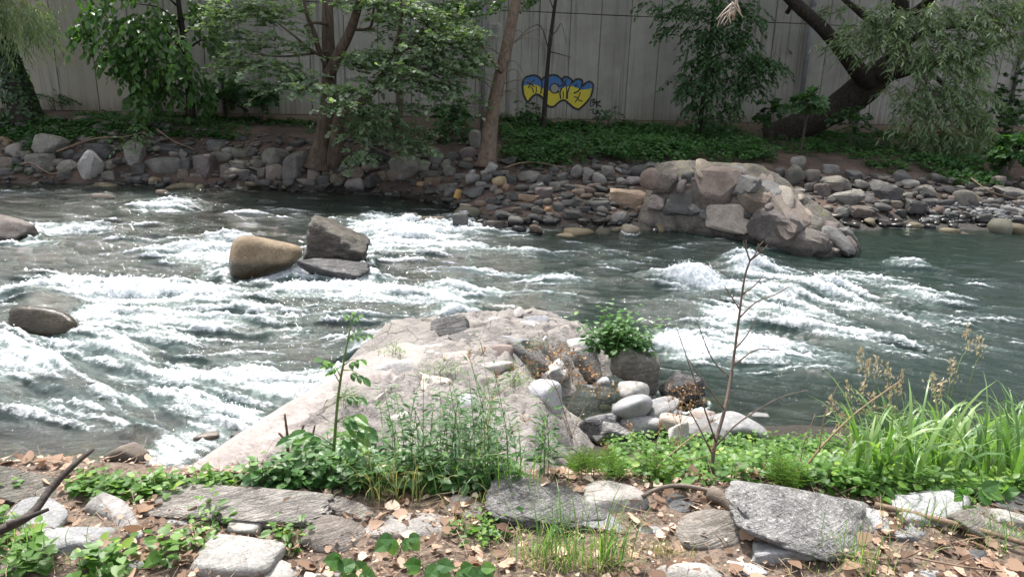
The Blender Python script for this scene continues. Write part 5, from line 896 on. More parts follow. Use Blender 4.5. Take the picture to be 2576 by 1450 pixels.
# --- thin dark stem that crosses the graffiti
rg = np.random.RandomState(25); Y = 21.6; b0 = on_y(1368, 312, Y); b0[2] = float(ground(b0[0], b0[1]))-.05
root = tree_root('young_tree', b0, 'thin dark straight stem standing in front of the graffiti', TREE_GROUP)
mb = MB(); tr = limb([(1367,325),(1369,280),(1376,180),(1384,100),(1396,10),(1412,-100),(1420,-260)], Y, Y, 24); mb.tube(tr, np.interp(np.linspace(0, 1, 24), [0, .1, 1], [radius(15, Y), radius(12, Y), .03]), 8, bump=.08)
for pts in [[(1378,120),(1360,66),(1330,72),(1300,100)],[(1382,130),(1420,140),(1438,146)],[(1384,90),(1400,78),(1412,60),(1424,110)],[(1395,30),(1370,-20),(1340,0)]]: mb.tube(limb(pts, Y, Y-.3, 10), np.linspace(.016, .004, 10), 5)
build(mb, 'trunk', BARK_DARK, root)
lb, tb = MB(), MB(); sprays(lb, tb, rg, [(*blob(1345,2,24,10,Y-.2,.3), 8), (*blob(1420,-200,200,110,Y-.3,1.4), 80)], T_oval(.42, .06), tr[20], .5, 10, .11, .2, 1.0, .8)
build(lb, 'crown', LF_BIG, root, 'stuff'); build(tb, 'twigs', BARK_TWIG, root, 'stuff')

# --- leafy sapling with compound leaves right of the graffiti
rg = np.random.RandomState(26); Y = 21.4; b0 = on_y(1760, 325, Y); b0[2] = float(ground(b0[0], b0[1]))-.05
root = tree_root('ash_sapling', b0, 'tall dark green leafy sapling against the wall right of the graffiti', TREE_GROUP)
mb = MB(); tr = limb([(1758,335),(1764,280),(1774,200),(1786,110),(1795,20),(1800,-120),(1805,-260)], Y, Y, 24); mb.tube(tr, np.interp(np.linspace(0, 1, 24), [0, .1, 1], [radius(16, Y), radius(12, Y), .03]), 8, bump=.06)
for pts in [[(1768,240),(1740,200),(1715,190)],[(1780,150),(1830,130),(1880,140)],[(1790,60),(1740,30),(1700,30)],[(1788,90),(1840,60),(1900,50)],[(1772,210),(1830,230),(1870,220)],[(1796,10),(1740,-30),(1680,-20)]]: mb.tube(limb(pts, Y, Y-.6, 8), np.linspace(.024, .006, 8), 5)
build(mb, 'trunk', BARK_DARK, root)
lb, tb = MB(), MB(); CL = [(1800,20,70,30,46),(1720,20,50,24,24),(1690,60,30,22,12),(1870,30,50,30,28),(1790,80,70,30,50),(1850,90,60,30,40),(1760,140,50,26,36),(1830,150,80,28,54),(1900,150,50,26,26),(1740,200,50,20,26),(1800,205,60,22,36),(1870,200,60,22,34),(1930,160,36,30,18),(1720,215,30,12,8),(1770,260,40,18,18),(1830,260,30,18,14),(1825,300,20,14,8),(1780,280,24,12,8),(1640,5,40,12,8),(1790,-80,160,60,90)]
sprays(lb, tb, rg, [(*blob(a, b_, c_, d_, Y-.6, .5), int(e*1.2)) for a, b_, c_, d_, e in CL], T_oval(.22, .05), tr[12], .40, 9, .14, .5, .8, .7, .35, .9)
build(lb, 'crown', LF_ASH, root, 'stuff'); build(tb, 'twigs', BARK_TWIG, root, 'stuff')

# --- birch-like stem behind the alder
rg = np.random.RandomState(27); Y = 20.6; b0 = on_y(1003, 315, Y); b0[2] = float(ground(b0[0], b0[1]))-.05
root = tree_root('young_tree', b0, 'straight grey-brown stem seen behind the alder sprays', TREE_GROUP)
mb = MB(); tr = limb([(1003,330),(1004,250),(1006,150),(1006,40),(1004,-120),(1004,-300)], Y, Y, 20); mb.tube(tr, np.interp(np.linspace(0, 1, 20), [0, .1, 1], [radius(22, Y), radius(18, Y), .04]), 10, bump=.05)
build(mb, 'trunk', BARK_ALDER, root)
lb = MB(); sprays(lb, None, rg, [(*blob(1000,-180,220,110,Y,1.5), 80), (*blob(1120,20,60,40,Y-.2,.6), 30), (*blob(1150,130,40,60,Y-.2,.4), 22)], T_oval(.42, .06), tr[15], .6, 10, .12, .2, 1.0, .8)
build(lb, 'crown', LF_BIG, root, 'stuff')

# --- the willow on the right
rg = np.random.RandomState(28); b0 = hit(1950, 352); Y = b0[1]
root = tree_root('willow_tree', b0, 'thick dark willow leaning right over the bank with drooping narrow leaves', TREE_GROUP)
mb = MB(); tr = limb([(1925,352),(1960,338),(2010,318),(2095,278),(2170,222),(2210,188),(2250,150),(2262,70),(2262,0),(2250,-140),(2240,-320)], Y+.1, Y-1.0, 50); mb.tube(tr, np.interp(np.linspace(0, 1, 50), [0, .05, .4, .52, .7, 1], [radius(60, Y), radius(62, Y), radius(72, Y), radius(60, Y), radius(44, Y), .08]), 18, bump=.13, seed=12)
for pts, w0, w1, dy in [([(2185,210),(2158,182),(2112,120),(2064,68),(1992,0),(1900,-100),(1840,-220)], 42, 16, -1.2), ([(2205,196),(2262,182),(2316,166),(2400,150),(2480,120),(2560,90)], 34, 8, -2.2), ([(2262,90),(2192,52),(2147,20),(2080,-40)], 22, 8, -.6), ([(2262,60),(2340,0),(2420,-60),(2500,-100)], 22, 8, -2.2), ([(2250,-60),(2180,-200),(2100,-300)], 26, 8, -1), ([(2262,120),(2310,90),(2380,70),(2440,70)], 18, 5, -2.4), ([(2316,166),(2360,200),(2400,250),(2420,300)], 12, 3, -1.5)]:
    mb.tube(limb(pts, Y-.6, Y-.6+dy, 24), np.linspace(radius(w0, Y), radius(w1, Y), 24), 12, bump=.10, seed=int(w0))
build(mb, 'trunk', BARK_WILLOW, root)
lb, tb = MB(), MB()
CL = [(2180,70,80,30,-2.2,44),(2150,95,60,20,-2.6,30),(2240,50,80,40,-2.6,50),(2300,30,100,40,-2.8,64),(2400,40,100,40,-2.8,64),(2500,30,90,40,-2.6,54),(2300,100,90,40,-3.0,60),(2400,110,90,40,-3.0,60),(2480,90,80,40,-2.8,46),(2230,125,50,22,-3.0,20),(2330,150,80,26,-3.0,48),(2420,170,70,30,-3.0,42),(2270,218,40,18,-3.0,16),(2330,220,70,26,-3.1,46),(2420,230,70,26,-3.1,46),(2350,270,80,24,-3.1,50),(2440,290,60,30,-3.1,40),(2290,300,40,26,-3.0,20),(2380,330,80,26,-3.1,46),(2460,340,50,24,-3.0,26),(2310,340,40,14,-2.9,14),(2390,380,60,24,-3.0,34),(2420,420,46,20,-2.9,22),(2360,395,30,16,-2.9,10),(2550,20,40,40,-2.6,24),(2560,120,30,40,-2.4,16),(2100,20,50,14,-1.0,14),(2480,-60,160,60,-2.6,90),(2300,-80,200,60,-2.0,110)]
sprays(lb, tb, rg, [(*blob(a, b_, c_, d_, Y+e, .55), int(f*.85)) for a, b_, c_, d_, e, f in CL], T_lance(.12), tr[26], .55, 11, .19, .45, .7, .7, .22, .7, tw_r=.005)
high_crown(lb, rg, on_y(2250, -330, Y-1), (3.6, 2.6, 1.6), 1300, .13); high_crown(lb, rg, on_y(1950, -280, Y-1), (2.6, 2.0, 1.4), 700, .13)
build(lb, 'crown', LF_WILL, root, 'stuff'); build(tb, 'twigs', BARK_YEL, root, 'stuff')

# upper crowns above the view, added to shade the bank and darken water reflections
for nm, px, Yc, zc_, rr3, n, mt in [('added_shade_crown', 1310, 17.2, 9.5, (3.0, 2.8, 2.4), 700, LF_BIG), ('added_shade_crown', 2240, 16.5, 9.4, (4.2, 3.2, 2.4), 350, LF_WILL), ('added_shade_crown', 440, 18.2, 10.4, (2.2, 2.0, 2.0), 200, LF_BIG)]:
    own = {820: 'alder_tree', 1310: 'alder_tree.001', 2240: 'willow_tree.001', 440: 'broadleaf_tree'}[px]; root = bpy.data.objects[own]; lb = MB(); c = on_y(px, 0, Yc); c[2] = zc_
    high_crown(lb, np.random.RandomState(px), c, rr3, n, .26); build(lb, nm, mt, root, 'stuff')
    mb = MB(); s0 = np.array([c[0], root.location.y, 4.6])
    for q in range(6):
        e = in_blob(np.random.RandomState(px+q), 1, c, np.array(rr3)*.9)[0]; mb.tube(spline([s0+np.array([0, 0, .6*q]), (s0+e)/2+np.array([0, 0, .7]), e], 8), np.linspace(.07, .015, 8), 6)
    build(mb, 'added_crown_limbs', BARK_ALDER, root)

# --- saplings and shrubs along the foot of the wall
def shrub(name, px, py, rx, ry, Y, n, tmpl, size, mat, label, seed, k=9, tw=.3, hang=.2, stem=True, cat='shrub', group='shrubs along the far bank', zbase=None):
    rg = np.random.RandomState(seed); c, r_ = blob(px, py, rx, ry, Y, .35); zb = float(ground(c[0], c[1])) if zbase is None else zbase
    root = empty(name, (c[0], c[1], zb), label, cat, group); lb, tb = MB(), MB()
    sprays(lb, tb, rg, [(c, r_, n)], tmpl, (c[0], c[1], zb), tw, k, size, .4, .8, .7, hang, .85, tw_r=.003)
    for q in range(5):
        e = in_blob(rg, 1, c, r_*.8)[0]; s0 = np.array([c[0]+rg.uniform(-.06, .06), c[1], zb-.05]); tb.tube(spline([s0, (s0+e)/2+np.array([0, 0, .08]), e], 6), np.linspace(.010, .004, 6), 5)
    build(lb, 'foliage', mat, root, 'stuff'); build(tb, 'stems', BARK_TWIG, root, 'stuff'); return root
shrub('leafy_sapling', 568, 235, 34, 46, 20.4, 26, T_palm(), .19, LF_ASH, 'dark leafy sapling at the wall foot right of the big-leaved tree', 41)
shrub('leafy_sapling', 655, 240, 34, 34, 20.6, 20, T_palm(), .19, LF_ASH, 'dark leafy sapling at the wall foot left of the alder', 42)
shrub('leafy_sapling', 1140, 285, 34, 36, 20.8, 26, T_palm(), .19, LF_ASH, 'leafy sapling at the wall foot behind the alder sprays', 43)
shrub('leafy_sapling', 1322, 282, 26, 34, 21.2, 22, T_oval(.26), .12, LF_ASH, 'small leafy sapling under the left end of the graffiti', 44)
shrub('leafy_sapling', 1530, 290, 22, 24, 21.4, 14, T_oval(.3), .11, LF_ASH, 'small weed sapling growing under the scrawled tag', 45)
shrub('leafy_sapling', 2030, 258, 30, 34, 18.6, 20, T_palm(), .20, LF_ASH, 'maple-leaved sapling in front of the willow trunk', 46)
shrub('leafy_sapling', 2150, 300, 44, 30, 20.5, 30, T_oval(.3), .14, LF_ASH, 'dark shrub behind the willow trunk at the wall foot', 47)
shrub('leafy_sapling', 1945, 280, 26, 34, 21.6, 18, T_palm(), .18, LF_ASH, 'leafy sapling against the wall left of the willow', 48)
shrub('ivy_column', 2530, 270, 22, 90, 22.0, 60, T_palm(), .12, LF_IVY, 'ivy and leaves climbing the drain pipe at the right edge', 49)
shrub('leafy_sapling', 2550, 370, 44, 40, 17.6, 40, T_palm(), .18, LF_BRAM, 'broad-leaved bush on the bank at the right edge', 50)
shrub('leafy_sapling', 2560, 290, 30, 40, 20.6, 30, T_oval(.3), .13, LF_ASH, 'dark bush at the wall foot by the right edge', 51)
shrub('leafy_sapling', 130, 245, 26, 16, 20.0, 20, T_oval(.3), .09, LF_BRAM, 'small weed clump at the wall foot right of the ivy-clad trunk', 52)
shrub('leafy_sprig', 330, 345, 34, 34, 17.3, 26, T_oval(.3), .085, leaf_mat('sprig_leaf', [(0, (.07,.13,.06)), (1, (.14,.21,.11))], .35), 'pale green leafy sprig among the rocks of the far left bank', 53, 7)
shrub('leafy_sapling', 940, 285, 60, 30, 19.6, 36, T_oval(.4), .12, LF_ASH, 'dark shrub behind the alder at the wall foot', 54)
shrub('leafy_sapling', 1130, 330, 50, 34, 18.9, 44, T_oval(.4), .12, LF_ASH, 'dark leafy shrub left of the bare leaning trunk', 55)

# --- low brambles and nettles of the far bank (nobody could count the shoots)
def cover(name, label, seed, n, regs, hgt, tmpl, size, mat, surf=ground):
    rg = np.random.RandomState(seed); lb = MB(); tot = sum(r_[4] for r_ in regs)
    for px, py, rx, ry, w in regs:
        m_ = int(n*w/tot); c0 = hit(px, py, surf); up_y = hit(px, py-ry, surf)[1]-c0[1]; dn_y = c0[1]-hit(px, py+ry, surf)[1]
        a = rg.uniform(0, 6.28, m_); s = rg.rand(m_)**.5; qx = c0[0]+rx*depth_of(c0)/FOC*s*np.cos(a); sn = s*np.sin(a); qy = c0[1]+np.where(sn > 0, max(up_y, .1)*sn, max(dn_y, .1)*sn)
        qy = np.minimum(qy, wall_y(qx)-.2); pts = np.stack([qx, qy, surf(qx, qy)], 1)
        pts = np.array(pts); mound = .55+.45*fbm2(pts[:, 0]*1.1, pts[:, 1]*1.1, 2, seed); h = hgt*mound*rg.rand(m_)**.6
        pts[:, 2] += h; pts[:, :2] += rg.normal(0, .04, (m_, 2))
        k = 4; P4 = np.repeat(pts, k, 0)+rg.normal(0, .035, (m_*k, 3)); a = rg.uniform(0, 6.28, m_*k)
        leaves(lb, tmpl, P4, _n(np.stack([np.cos(a), np.sin(a), rg.uniform(-.5, .15, m_*k)], 1)), _n(np.stack([rg.normal(0, .35, m_*k), rg.normal(-.25, .35, m_*k), np.ones(m_*k)], 1)), size*rg.uniform(.6, 1.3, m_*k), np.clip(np.repeat(mound, k)*.5+rg.rand(m_*k)*.5, 0, 1))
    o = lb.build(name, mat, attr=True); return tag(o, label, kind='stuff')
cover('bramble_thicket', 'dense green brambles along the far bank below the graffiti', 61, 5200, [(1480,365,220,50,1.0),(1350,395,90,34,.3),(1620,380,140,44,.5),(1780,375,130,46,.55),(1880,385,60,30,.2),(1310,330,60,24,.2),(1700,335,160,20,.3)], .55, T_oval(.42, .05), .085, LF_BRAM)
cover('ground_cover', 'low green ground cover on the shaded left of the far bank', 62, 3000, [(150,330,200,26,1.0),(420,325,200,22,.7),(300,300,120,10,.2),(620,300,200,20,.5),(900,330,120,24,.35),(60,345,70,20,.2),(110,380,60,16,.08),(30,430,60,8,.05),(-140,335,140,24,.5)], .16, T_oval(.42, .05), .075, LF_BRAM)
cover('willow_undergrowth', 'leafy undergrowth on the bank beneath the willow', 63, 2800, [(2200,350,200,36,.8),(2450,330,130,40,.5),(2420,440,90,36,.5),(2330,400,120,34,.4),(2060,345,100,24,.3),(2230,425,50,14,.1),(2550,400,50,40,.2),(1990,370,90,20,.3),(2130,385,100,20,.3),(2720,380,120,40,.4)], .32, T_oval(.42, .05), .085, LF_BRAM)
# ------------------------------------------------------------------ graffiti, notice and drain pipes on the wall
def flat_paint(name, col, rough=.6):
    t = NT(name); geo = t.n('NewGeometry').outputs['Position']; n = t.noise(geo, 18, 5, .7); s = t.noise(t.n('Mapping', {'Vector': geo, 'Scale': (8, 8, .5)}).outputs[0], 2, 4)
    c = t.mix(t.math('MULTIPLY', t.mr(n, .35, .7), .35), col, tuple(x*.55 for x in col)); c = t.mix(t.math('MULTIPLY', t.mr(s, .55, .7), .3), c, g(.2))
    return t.surf(t.n('BsdfPrincipled', {'Base Color': c, 'Roughness': rough}).outputs[0])
P_BLUE, P_YEL, P_BLK = flat_paint('blue_spray_paint', (.035,.14,.36)), flat_paint('yellow_spray_paint', (.60,.50,.035)), flat_paint('black_spray_paint', (.012,.012,.014))
from mathutils.geometry import tessellate_polygon
def g3(z): return on_wall(1287.5+z[0]*.333, z[1]*.333)
graf = bpy.data.objects.new('graffiti', None); COL.objects.link(graf); graf.parent = wall; graf['label'] = 'blue over yellow bubble-letter graffiti with black outlines'
def fill(name, pts, mat, y):
    V = [Vector((p[0], y, p[1])) for p in pts]; tr_ = tessellate_polygon([V]); me = mesh_np(name, np.array([v[:] for v in V]), np.array([list(f) for f in tr_]), False)
    return link(name, me, mat, graf)
def stroke(mb, pts, w, y, n=None, closed=False):
    P = np.array([g3(p) for p in pts]); 
    if closed: P = np.vstack([P, P[:1]])
    P = spline(np.c_[P, np.zeros(len(P))], n or max(6, 5*len(P)))[:, :2] if len(P) > 2 else P
    T = np.gradient(P, axis=0); T /= np.linalg.norm(T, axis=1)[:, None]+1e-9; N_ = np.stack([-T[:, 1], T[:, 0]], 1)*w/2
    P[0] -= T[0]*w*.3; P[-1] += T[-1]*w*.3
    a, b_ = P+N_, P-N_; V = np.vstack([np.c_[a[:, 0], np.full(len(a), y), a[:, 1]], np.c_[b_[:, 0], np.full(len(a), y), b_[:, 1]]]); k = len(a)
    mb.add(V, F4=[(i, i+1, k+i+1, k+i) for i in range(k-1)])
OUT = [(78,650),(85,610),(110,582),(165,570),(205,585),(222,606),(242,585),(290,570),(332,570),(364,590),(376,602),(396,582),(430,588),(455,612),(461,622),(480,602),(510,600),(531,615),(528,650),(560,625),(590,618),(612,642),(610,668),(604,700),(588,740),(550,785),(512,820),(495,826),(460,810),(420,775),(396,758),(374,760),(350,775),(320,802),(295,808),(265,795),(246,760),(225,735),(195,715),(165,722),(140,745),(118,772),(100,745),(84,705)]
BND = [(78,650),(130,640),(200,645),(222,665),(260,680),(300,690),(340,685),(370,670),(410,655),(450,650),(490,665),(520,680),(560,675),(610,668)]
kR = OUT.index((610,668)); gp = lambda L: [g3(p) for p in L]
fill('blue_paint', gp(OUT[:kR+1]+BND[::-1][1:-1]), P_BLUE, -.009); fill('yellow_paint', gp(BND+OUT[kR+1:]), P_YEL, -.009)
cir = [(320+32*math.cos(a)*1.0, 668+36*math.sin(a)) for a in np.linspace(.45, 5.9, 20)]; fill('bare_patch', gp(cir), MAT_CONC, -.012)
mb = MB(); stroke(mb, OUT, .060, -.017, 220, True); stroke(mb, cir, .035, -.015, 40)
for L, w in [([(112,622),(140,636),(165,655)],.022),([(122,665),(140,632),(168,604)],.022),([(140,655),(156,675),(160,700)],.02),([(182,655),(184,690),(174,712)],.02),([(222,606),(226,650),(216,705)],.03),([(378,602),(395,625),(390,650),(372,672)],.022),([(412,602),(400,628),(414,655)],.022),([(372,672),(362,700),(366,745)],.03),([(376,605),(380,640),(352,655)],.026),([(410,660),(412,700),(408,745)],.02),([(384,690),(388,720),(384,745)],.02),([(455,614),(432,660),(420,700),(416,745)],.03),([(468,640),(498,652)],.018),([(492,630),(474,658)],.018),([(528,650),(500,688),(468,704)],.03),([(516,698),(500,735),(478,772)],.022),([(468,733),(492,738),(505,758),(530,765)],.022),([(352,655),(345,640)],.03),([(352,688),(345,700)],.03)]: stroke(mb, L, w*1.45, -.014)
mb.build('black_outline', P_BLK, graf, smooth=False)
mb = MB()
for L in [[(597,755),(592,780),(590,802)],[(600,757),(624,750),(606,776),(632,772),(600,806)],[(634,762),(640,806)],[(632,776),(668,764),(642,788),(672,806)],[(583,830),(587,832)],[(596,828),(600,830)],[(612,822),(614,858),(654,854)],[(640,846),(668,864),(645,884),(608,896)]]: stroke(mb, L, .036, -.008)
mb.build('scrawled_tag', P_BLK, graf, smooth=False)
MAT_PIPE = plain_mat('grey_drain_pipe', (.20,.205,.21), (.14,.14,.145), 5, .6, .05); MAT_PIPE_D = plain_mat('dark_drain_pipe', (.10,.10,.10), (.06,.06,.06), 5, .6, .05)
def pipe(px, y0, y1, r_, lab, mat, px2=None):
    a, b_ = on_wall(px2 or px, y1), on_wall(px, y0); ang = wall.rotation_euler.z
    def W(l, z, off): return np.array(wall.matrix_world @ Vector((l, -off, z)))
    root = empty('drain_pipe', W(a[0], a[1], r_+.05), lab, 'pipe', 'drain pipes on the wall'); mb = MB(); p0, p1 = W(a[0], a[1]-.3, r_+.05), W(a[0], b_[1], r_+.05)
    mb.tube([p0, p1], r_, 14); build(mb, 'tube', mat, root)
    L = p1[2]-p0[2]; k = max(1, int(L/1.3))
    for q in range(k):
        z = p0[2]+L*(q+.5)/k; c_ = np.array([p0[0], p0[1], z]); mb = MB(); mb.tube([c_-np.array([0, 0, .035]), c_+np.array([0, 0, .035])], r_*1.18, 14); mb.box(c_+np.array([-.02, 0, -.02]), c_+np.array([.02, r_+.06, .02])); build(mb, 'bracket', mat, root, smooth=False)
pipe(1212, -60, 300, .058, 'grey drain pipe on the wall left of the leaning bare trunk', MAT_PIPE)
pipe(2000, -60, 320, .075, 'grey drain pipe on the wall left of the willow', MAT_PIPE)
pipe(2146, 180, 318, .07, 'short length of grey pipe behind the willow trunk', MAT_PIPE)
pipe(2524, -60, 310, .06, 'dark drain pipe overgrown with ivy at the right edge', MAT_PIPE_D)
pipe(397, 150, 282, .07, 'pale pipe stub behind the big-leaved tree', MAT_PIPE)
pipe(567, -20, 280, .05, 'thin dark pipe left of the alder', MAT_PIPE_D)
a = on_wall(1981, 130); root = empty('pipe_stub', wall.matrix_world @ Vector((a[0], -.15, a[1])), 'short metal stub poking out of the wall beside the drain pipe', 'pipe'); mb = MB(); mb.tube([np.array(wall.matrix_world @ Vector((a[0]-.2, -.30, a[1]+.08))), np.array(wall.matrix_world @ Vector((a[0]+.2, .05, a[1]-.06)))], .022, 8); build(mb, 'tube', MAT_PIPE, root)
a = on_wall(1244, 75); root = empty('notice_board', wall.matrix_world @ Vector((a[0], -.02, a[1])), 'small framed white notice on the wall by the drain pipe', 'notice'); root.rotation_euler = wall.rotation_euler
mb = MB(); mb.box((-.17, -.02, -.19), (.17, 0, .19)); mb.build('frame', plain_mat('notice_frame', (.42,.42,.40)), root, smooth=False)
mb = MB(); mb.box((-.13, -.026, -.15), (.13, -.021, .15)); mb.build('sheet', plain_mat('notice_sheet', (.30,.29,.27), (.25,.24,.22), 4), root, smooth=False)
for k in range(6):
    mb = MB(); w = (.09, .06, .085, .09, .08, .05)[k]; mb.box((-w, -.030, .095-k*.036), (w*.9, -.027, .105-k*.036)); mb.build('text_line', P_BLK, root, smooth=False)
# ------------------------------------------------------------------ the near bank: stones, litter, sticks and weeds
def near_surf(x, y):
    gz = ground(x, y); x = np.asarray(x, float); y = np.asarray(y, float)
    pz = near_pier(np.atleast_1d(x), np.atleast_1d(y))[0]; return np.maximum(gz, pz.reshape(np.shape(gz)))
def nhit(px, py): return hit(px, py, near_surf, 1.5, 9.0)
for nm, a, b_, kw in [('f_band',(.20,.185,.165),(.34,.315,.285),dict(strata=.85,speck=.3,bump=.8,scale=2.0)),('f_scale',(.13,.125,.12),(.25,.24,.23),dict(strata=.6,speck=.5,bump=.9,scale=2.6)),('f_pale',(.21,.198,.183),(.31,.295,.275),dict(strata=.3,speck=.45,bump=.5,scale=2.2)),('f_white',(.33,.305,.275),(.44,.415,.375),dict(strata=.1,speck=.3,bump=.35,scale=2)),('f_grey',(.24,.24,.245),(.35,.345,.34),dict(strata=.35,speck=.35,bump=.5,scale=2.2)),('f_cong',(.14,.136,.128),(.30,.29,.275),dict(strata=.18,speck=.85,bump=1.5,scale=1.8)),('f_pink',(.30,.265,.24),(.41,.37,.335),dict(strata=.15,speck=.4,bump=.4,scale=2.2)),('f_black',(.035,.035,.037),(.09,.09,.095),dict(strata=.3,speck=.2,bump=.4,scale=2,rough=.4)),('f_brown',(.20,.175,.15),(.32,.285,.25),dict(strata=.7,speck=.3,bump=.6,scale=2.2))]:
    M[nm] = rock_mat(nm+'_stone', a, b_, **kw)
FG = [ # centre, size, material, shape, tilt, thickness, label
 (590,1268,540,96,'f_band','slab',-4,.34,'long banded grey rock like a fallen log on the bank crest',5),(1385,1256,330,140,'f_scale','egg',12,.42,'dark scaly schist boulder sloping right in the middle of the bank',5),(1538,1238,170,76,'f_pink','round',4,.3,'pale pinkish boulder behind the dark scaly schist',4),(1028,1318,236,74,'f_pale','round',3,.26,'broad pale grey rock half sunk in leaf litter',4),(840,1332,160,100,'f_brown','round',4,.26,'grey-brown rock left of the broad pale one',4),(890,1280,120,56,'f_band','slab',12,.2,'low banded rock behind the grey-brown one',4),(592,1392,236,116,'f_pale','round',6,.3,'white speckled rock in the lower left',4),(628,1302,98,90,'f_white','block',0,.2,'whitish blocky stone on top of the long banded rock',4),(625,1250,84,46,'f_pink','angular',-8,.16,'small cream stone behind the whitish block',4),
 (2050,1306,440,190,'f_cong','round',12,.5,'large rugged grey conglomerate boulder on the right',5),(1900,1262,150,110,'f_pale','round',10,.4,'pale rounded shoulder of rock left of the large conglomerate boulder',4),(1792,1322,184,96,'f_brown','egg',-4,.24,'dark banded oval stone beside the bark fragment',4),(1960,1368,190,80,'f_grey','slab',6,.3,'flat grey slab in front of the large conglomerate boulder',4),(2345,1272,210,96,'f_grey','round',4,.32,'smooth grey boulder behind the fallen stick on the right',4),(2470,1312,170,120,'f_brown','angular',-20,.3,'tilted brown-grey rock at the right end of the fallen stick',4),(2555,1262,100,60,'f_black','slab',-6,.2,'dark layered rock at the right edge',4),(2545,1300,110,60,'f_pale','slab',6,.2,'pale flat rock at the right edge',4),
 (1725,1436,190,80,'f_pale','round',6,.26,'pale cream rock at the bottom edge right of centre',4),(680,1432,150,70,'f_white','round',0,.22,'yellowish white rock at the bottom edge left of centre',4),(86,1294,190,90,'f_grey','round',6,.36,'smooth dark grey boulder at the left behind the weeds',4),(190,1352,200,84,'f_grey','slab',0,.3,'flat grey slab at the lower left',4),(90,1232,330,90,'f_band','slab',14,.42,'long pale slab sloping down from the left edge',5),(1535,1305,220,66,'f_grey','slab',12,.3,'low grey slab in front of the dark scaly schist',4),(1165,1270,130,56,'f_pale','ragged',0,.2,'whitish weathered stone at the edge of the weeds',4),(1705,1262,80,50,'f_black','round',0,.16,'small dark stone behind the curved stick',4),(2452,1396,66,46,'f_black','angular',0,.08,'shiny black stone on the litter at the lower right',4),(808,1442,90,26,'f_grey','slab',0,.12,'thin blue-grey stone at the bottom edge',4),(2290,1332,110,56,'f_grey','angular',10,.16,'small grey angular stone under the fallen stick',4),(1080,1408,60,30,'f_pale','egg',0,.08,'small pale cobble among the dead leaves',4),
 (470,1300,90,40,'f_grey','angular',0,.12,'small grey stone half buried below the long banded rock',4),(760,1300,80,34,'f_pale','round',0,.12,'small pale stone beside the right end of the long banded rock',4),(1120,1340,70,30,'f_brown','egg',0,.1,'small brown cobble right of the broad pale rock',4),(1290,1290,90,40,'f_pale','angular',0,.14,'small pale rock at the left foot of the dark scaly schist',4),(1640,1330,80,36,'f_grey','round',0,.12,'small grey stone left of the dark banded oval',4),(1870,1425,110,44,'f_grey','slab',0,.16,'flat grey stone at the bottom edge below the conglomerate boulder',4),(2240,1420,70,30,'f_brown','angular',0,.1,'small brown stone on the litter at the lower right',4),(2360,1440,100,40,'f_grey','round',0,.12,'half-buried grey stone at the bottom right edge',4),(330,1420,120,50,'f_grey','round',0,.16,'half-buried grey stone among the lower left weeds',4),(440,1340,80,40,'f_brown','angular',0,.12,'brown stone in the litter left of the white speckled rock',4),(1180,1420,60,24,'f_grey','egg',0,.08,'small grey pebble in the litter at bottom centre',4),(2200,1300,90,60,'f_grey','angular',0,.2,'grey stone tucked behind the conglomerate boulder',4),(30,1420,100,50,'f_brown','round',0,.18,'brown stone at the bottom left corner',4)]
for k, (px, py, w, h, mt, sh, tl, th, lab, sub) in enumerate(FG):
    o = tag(set_stone(px, py, w, h, M[mt], sh, tl, seed=8000+k, sub=sub, thick=th, surf=near_surf, lift=-.018), lab, 'rock', 'rocks on the near bank')
    if sub == 5: reshape(o, lambda v: v*(1+.05*noise3(v*7+k, 1)+.035*noise3(v*17+k, 2)+.02*noise3(v*40+k, 3))[:, None])
# leaf litter and chips
LITTER = leaf_mat('dead_leaf', [(0, (.085,.052,.036)), (.35, (.22,.145,.10)), (.7, (.39,.28,.21)), (1, (.56,.44,.345))], .2, .7, .2, (1.1, .9, .7))
rg = np.random.RandomState(71); lb = MB(); n = 21000
x = rg.uniform(-4.2, 4.2, n); y = 1.55+rg.rand(n)*1.75; dens = fbm2(x*1.6, y*1.6, 3, 77); keep = rg.rand(n) < sstep(-.45, .2, dens)*.9+.1; x, y = x[keep], y[keep]; n = len(x)
z = ground(x, y)+rg.uniform(0, .028, n); a = rg.uniform(0, 6.28, n); sz = .008*(8.0)**(rg.rand(n)**2.4)
leaves(lb, T_heart(), np.stack([x, y, z], 1), _n(np.stack([np.cos(a), np.sin(a), rg.normal(0, .35, n)], 1)), _n(np.stack([rg.normal(0, .5, n), rg.normal(0, .5, n), np.ones(n)], 1)), sz, np.clip(rg.beta(1.1, 1.3, n)+.25*fbm2(x*3, y*3, 2, 78), 0, 1), sz*rg.uniform(.6, 1.5, n))
tag(lb.build('leaf_litter', LITTER, attr=True), 'dry brown fallen leaves and bark chips covering the near bank', kind='stuff')
mb = MB(); n = 1200; x = rg.uniform(-4, 4, n); y = 1.6+rg.rand(n)*1.6; a = rg.uniform(0, 6.28, n); L = rg.uniform(.03, .22, n); z = ground(x, y)+.015; A = np.stack([x, y, z], 1); C = A+np.stack([np.cos(a)*L, np.sin(a)*L, rg.uniform(-.01, .05, n)], 1); twigs(mb, A, (A+C)/2+rg.normal(0, .006, (n, 3)), C, .0022, .001, rg.rand())
tag(mb.build('dry_twigs', plain_mat('dry_twig', (.32,.24,.17), (.20,.14,.10), 20), attr=True), 'thin dry twigs and straw strewn over the leaf litter', kind='stuff')
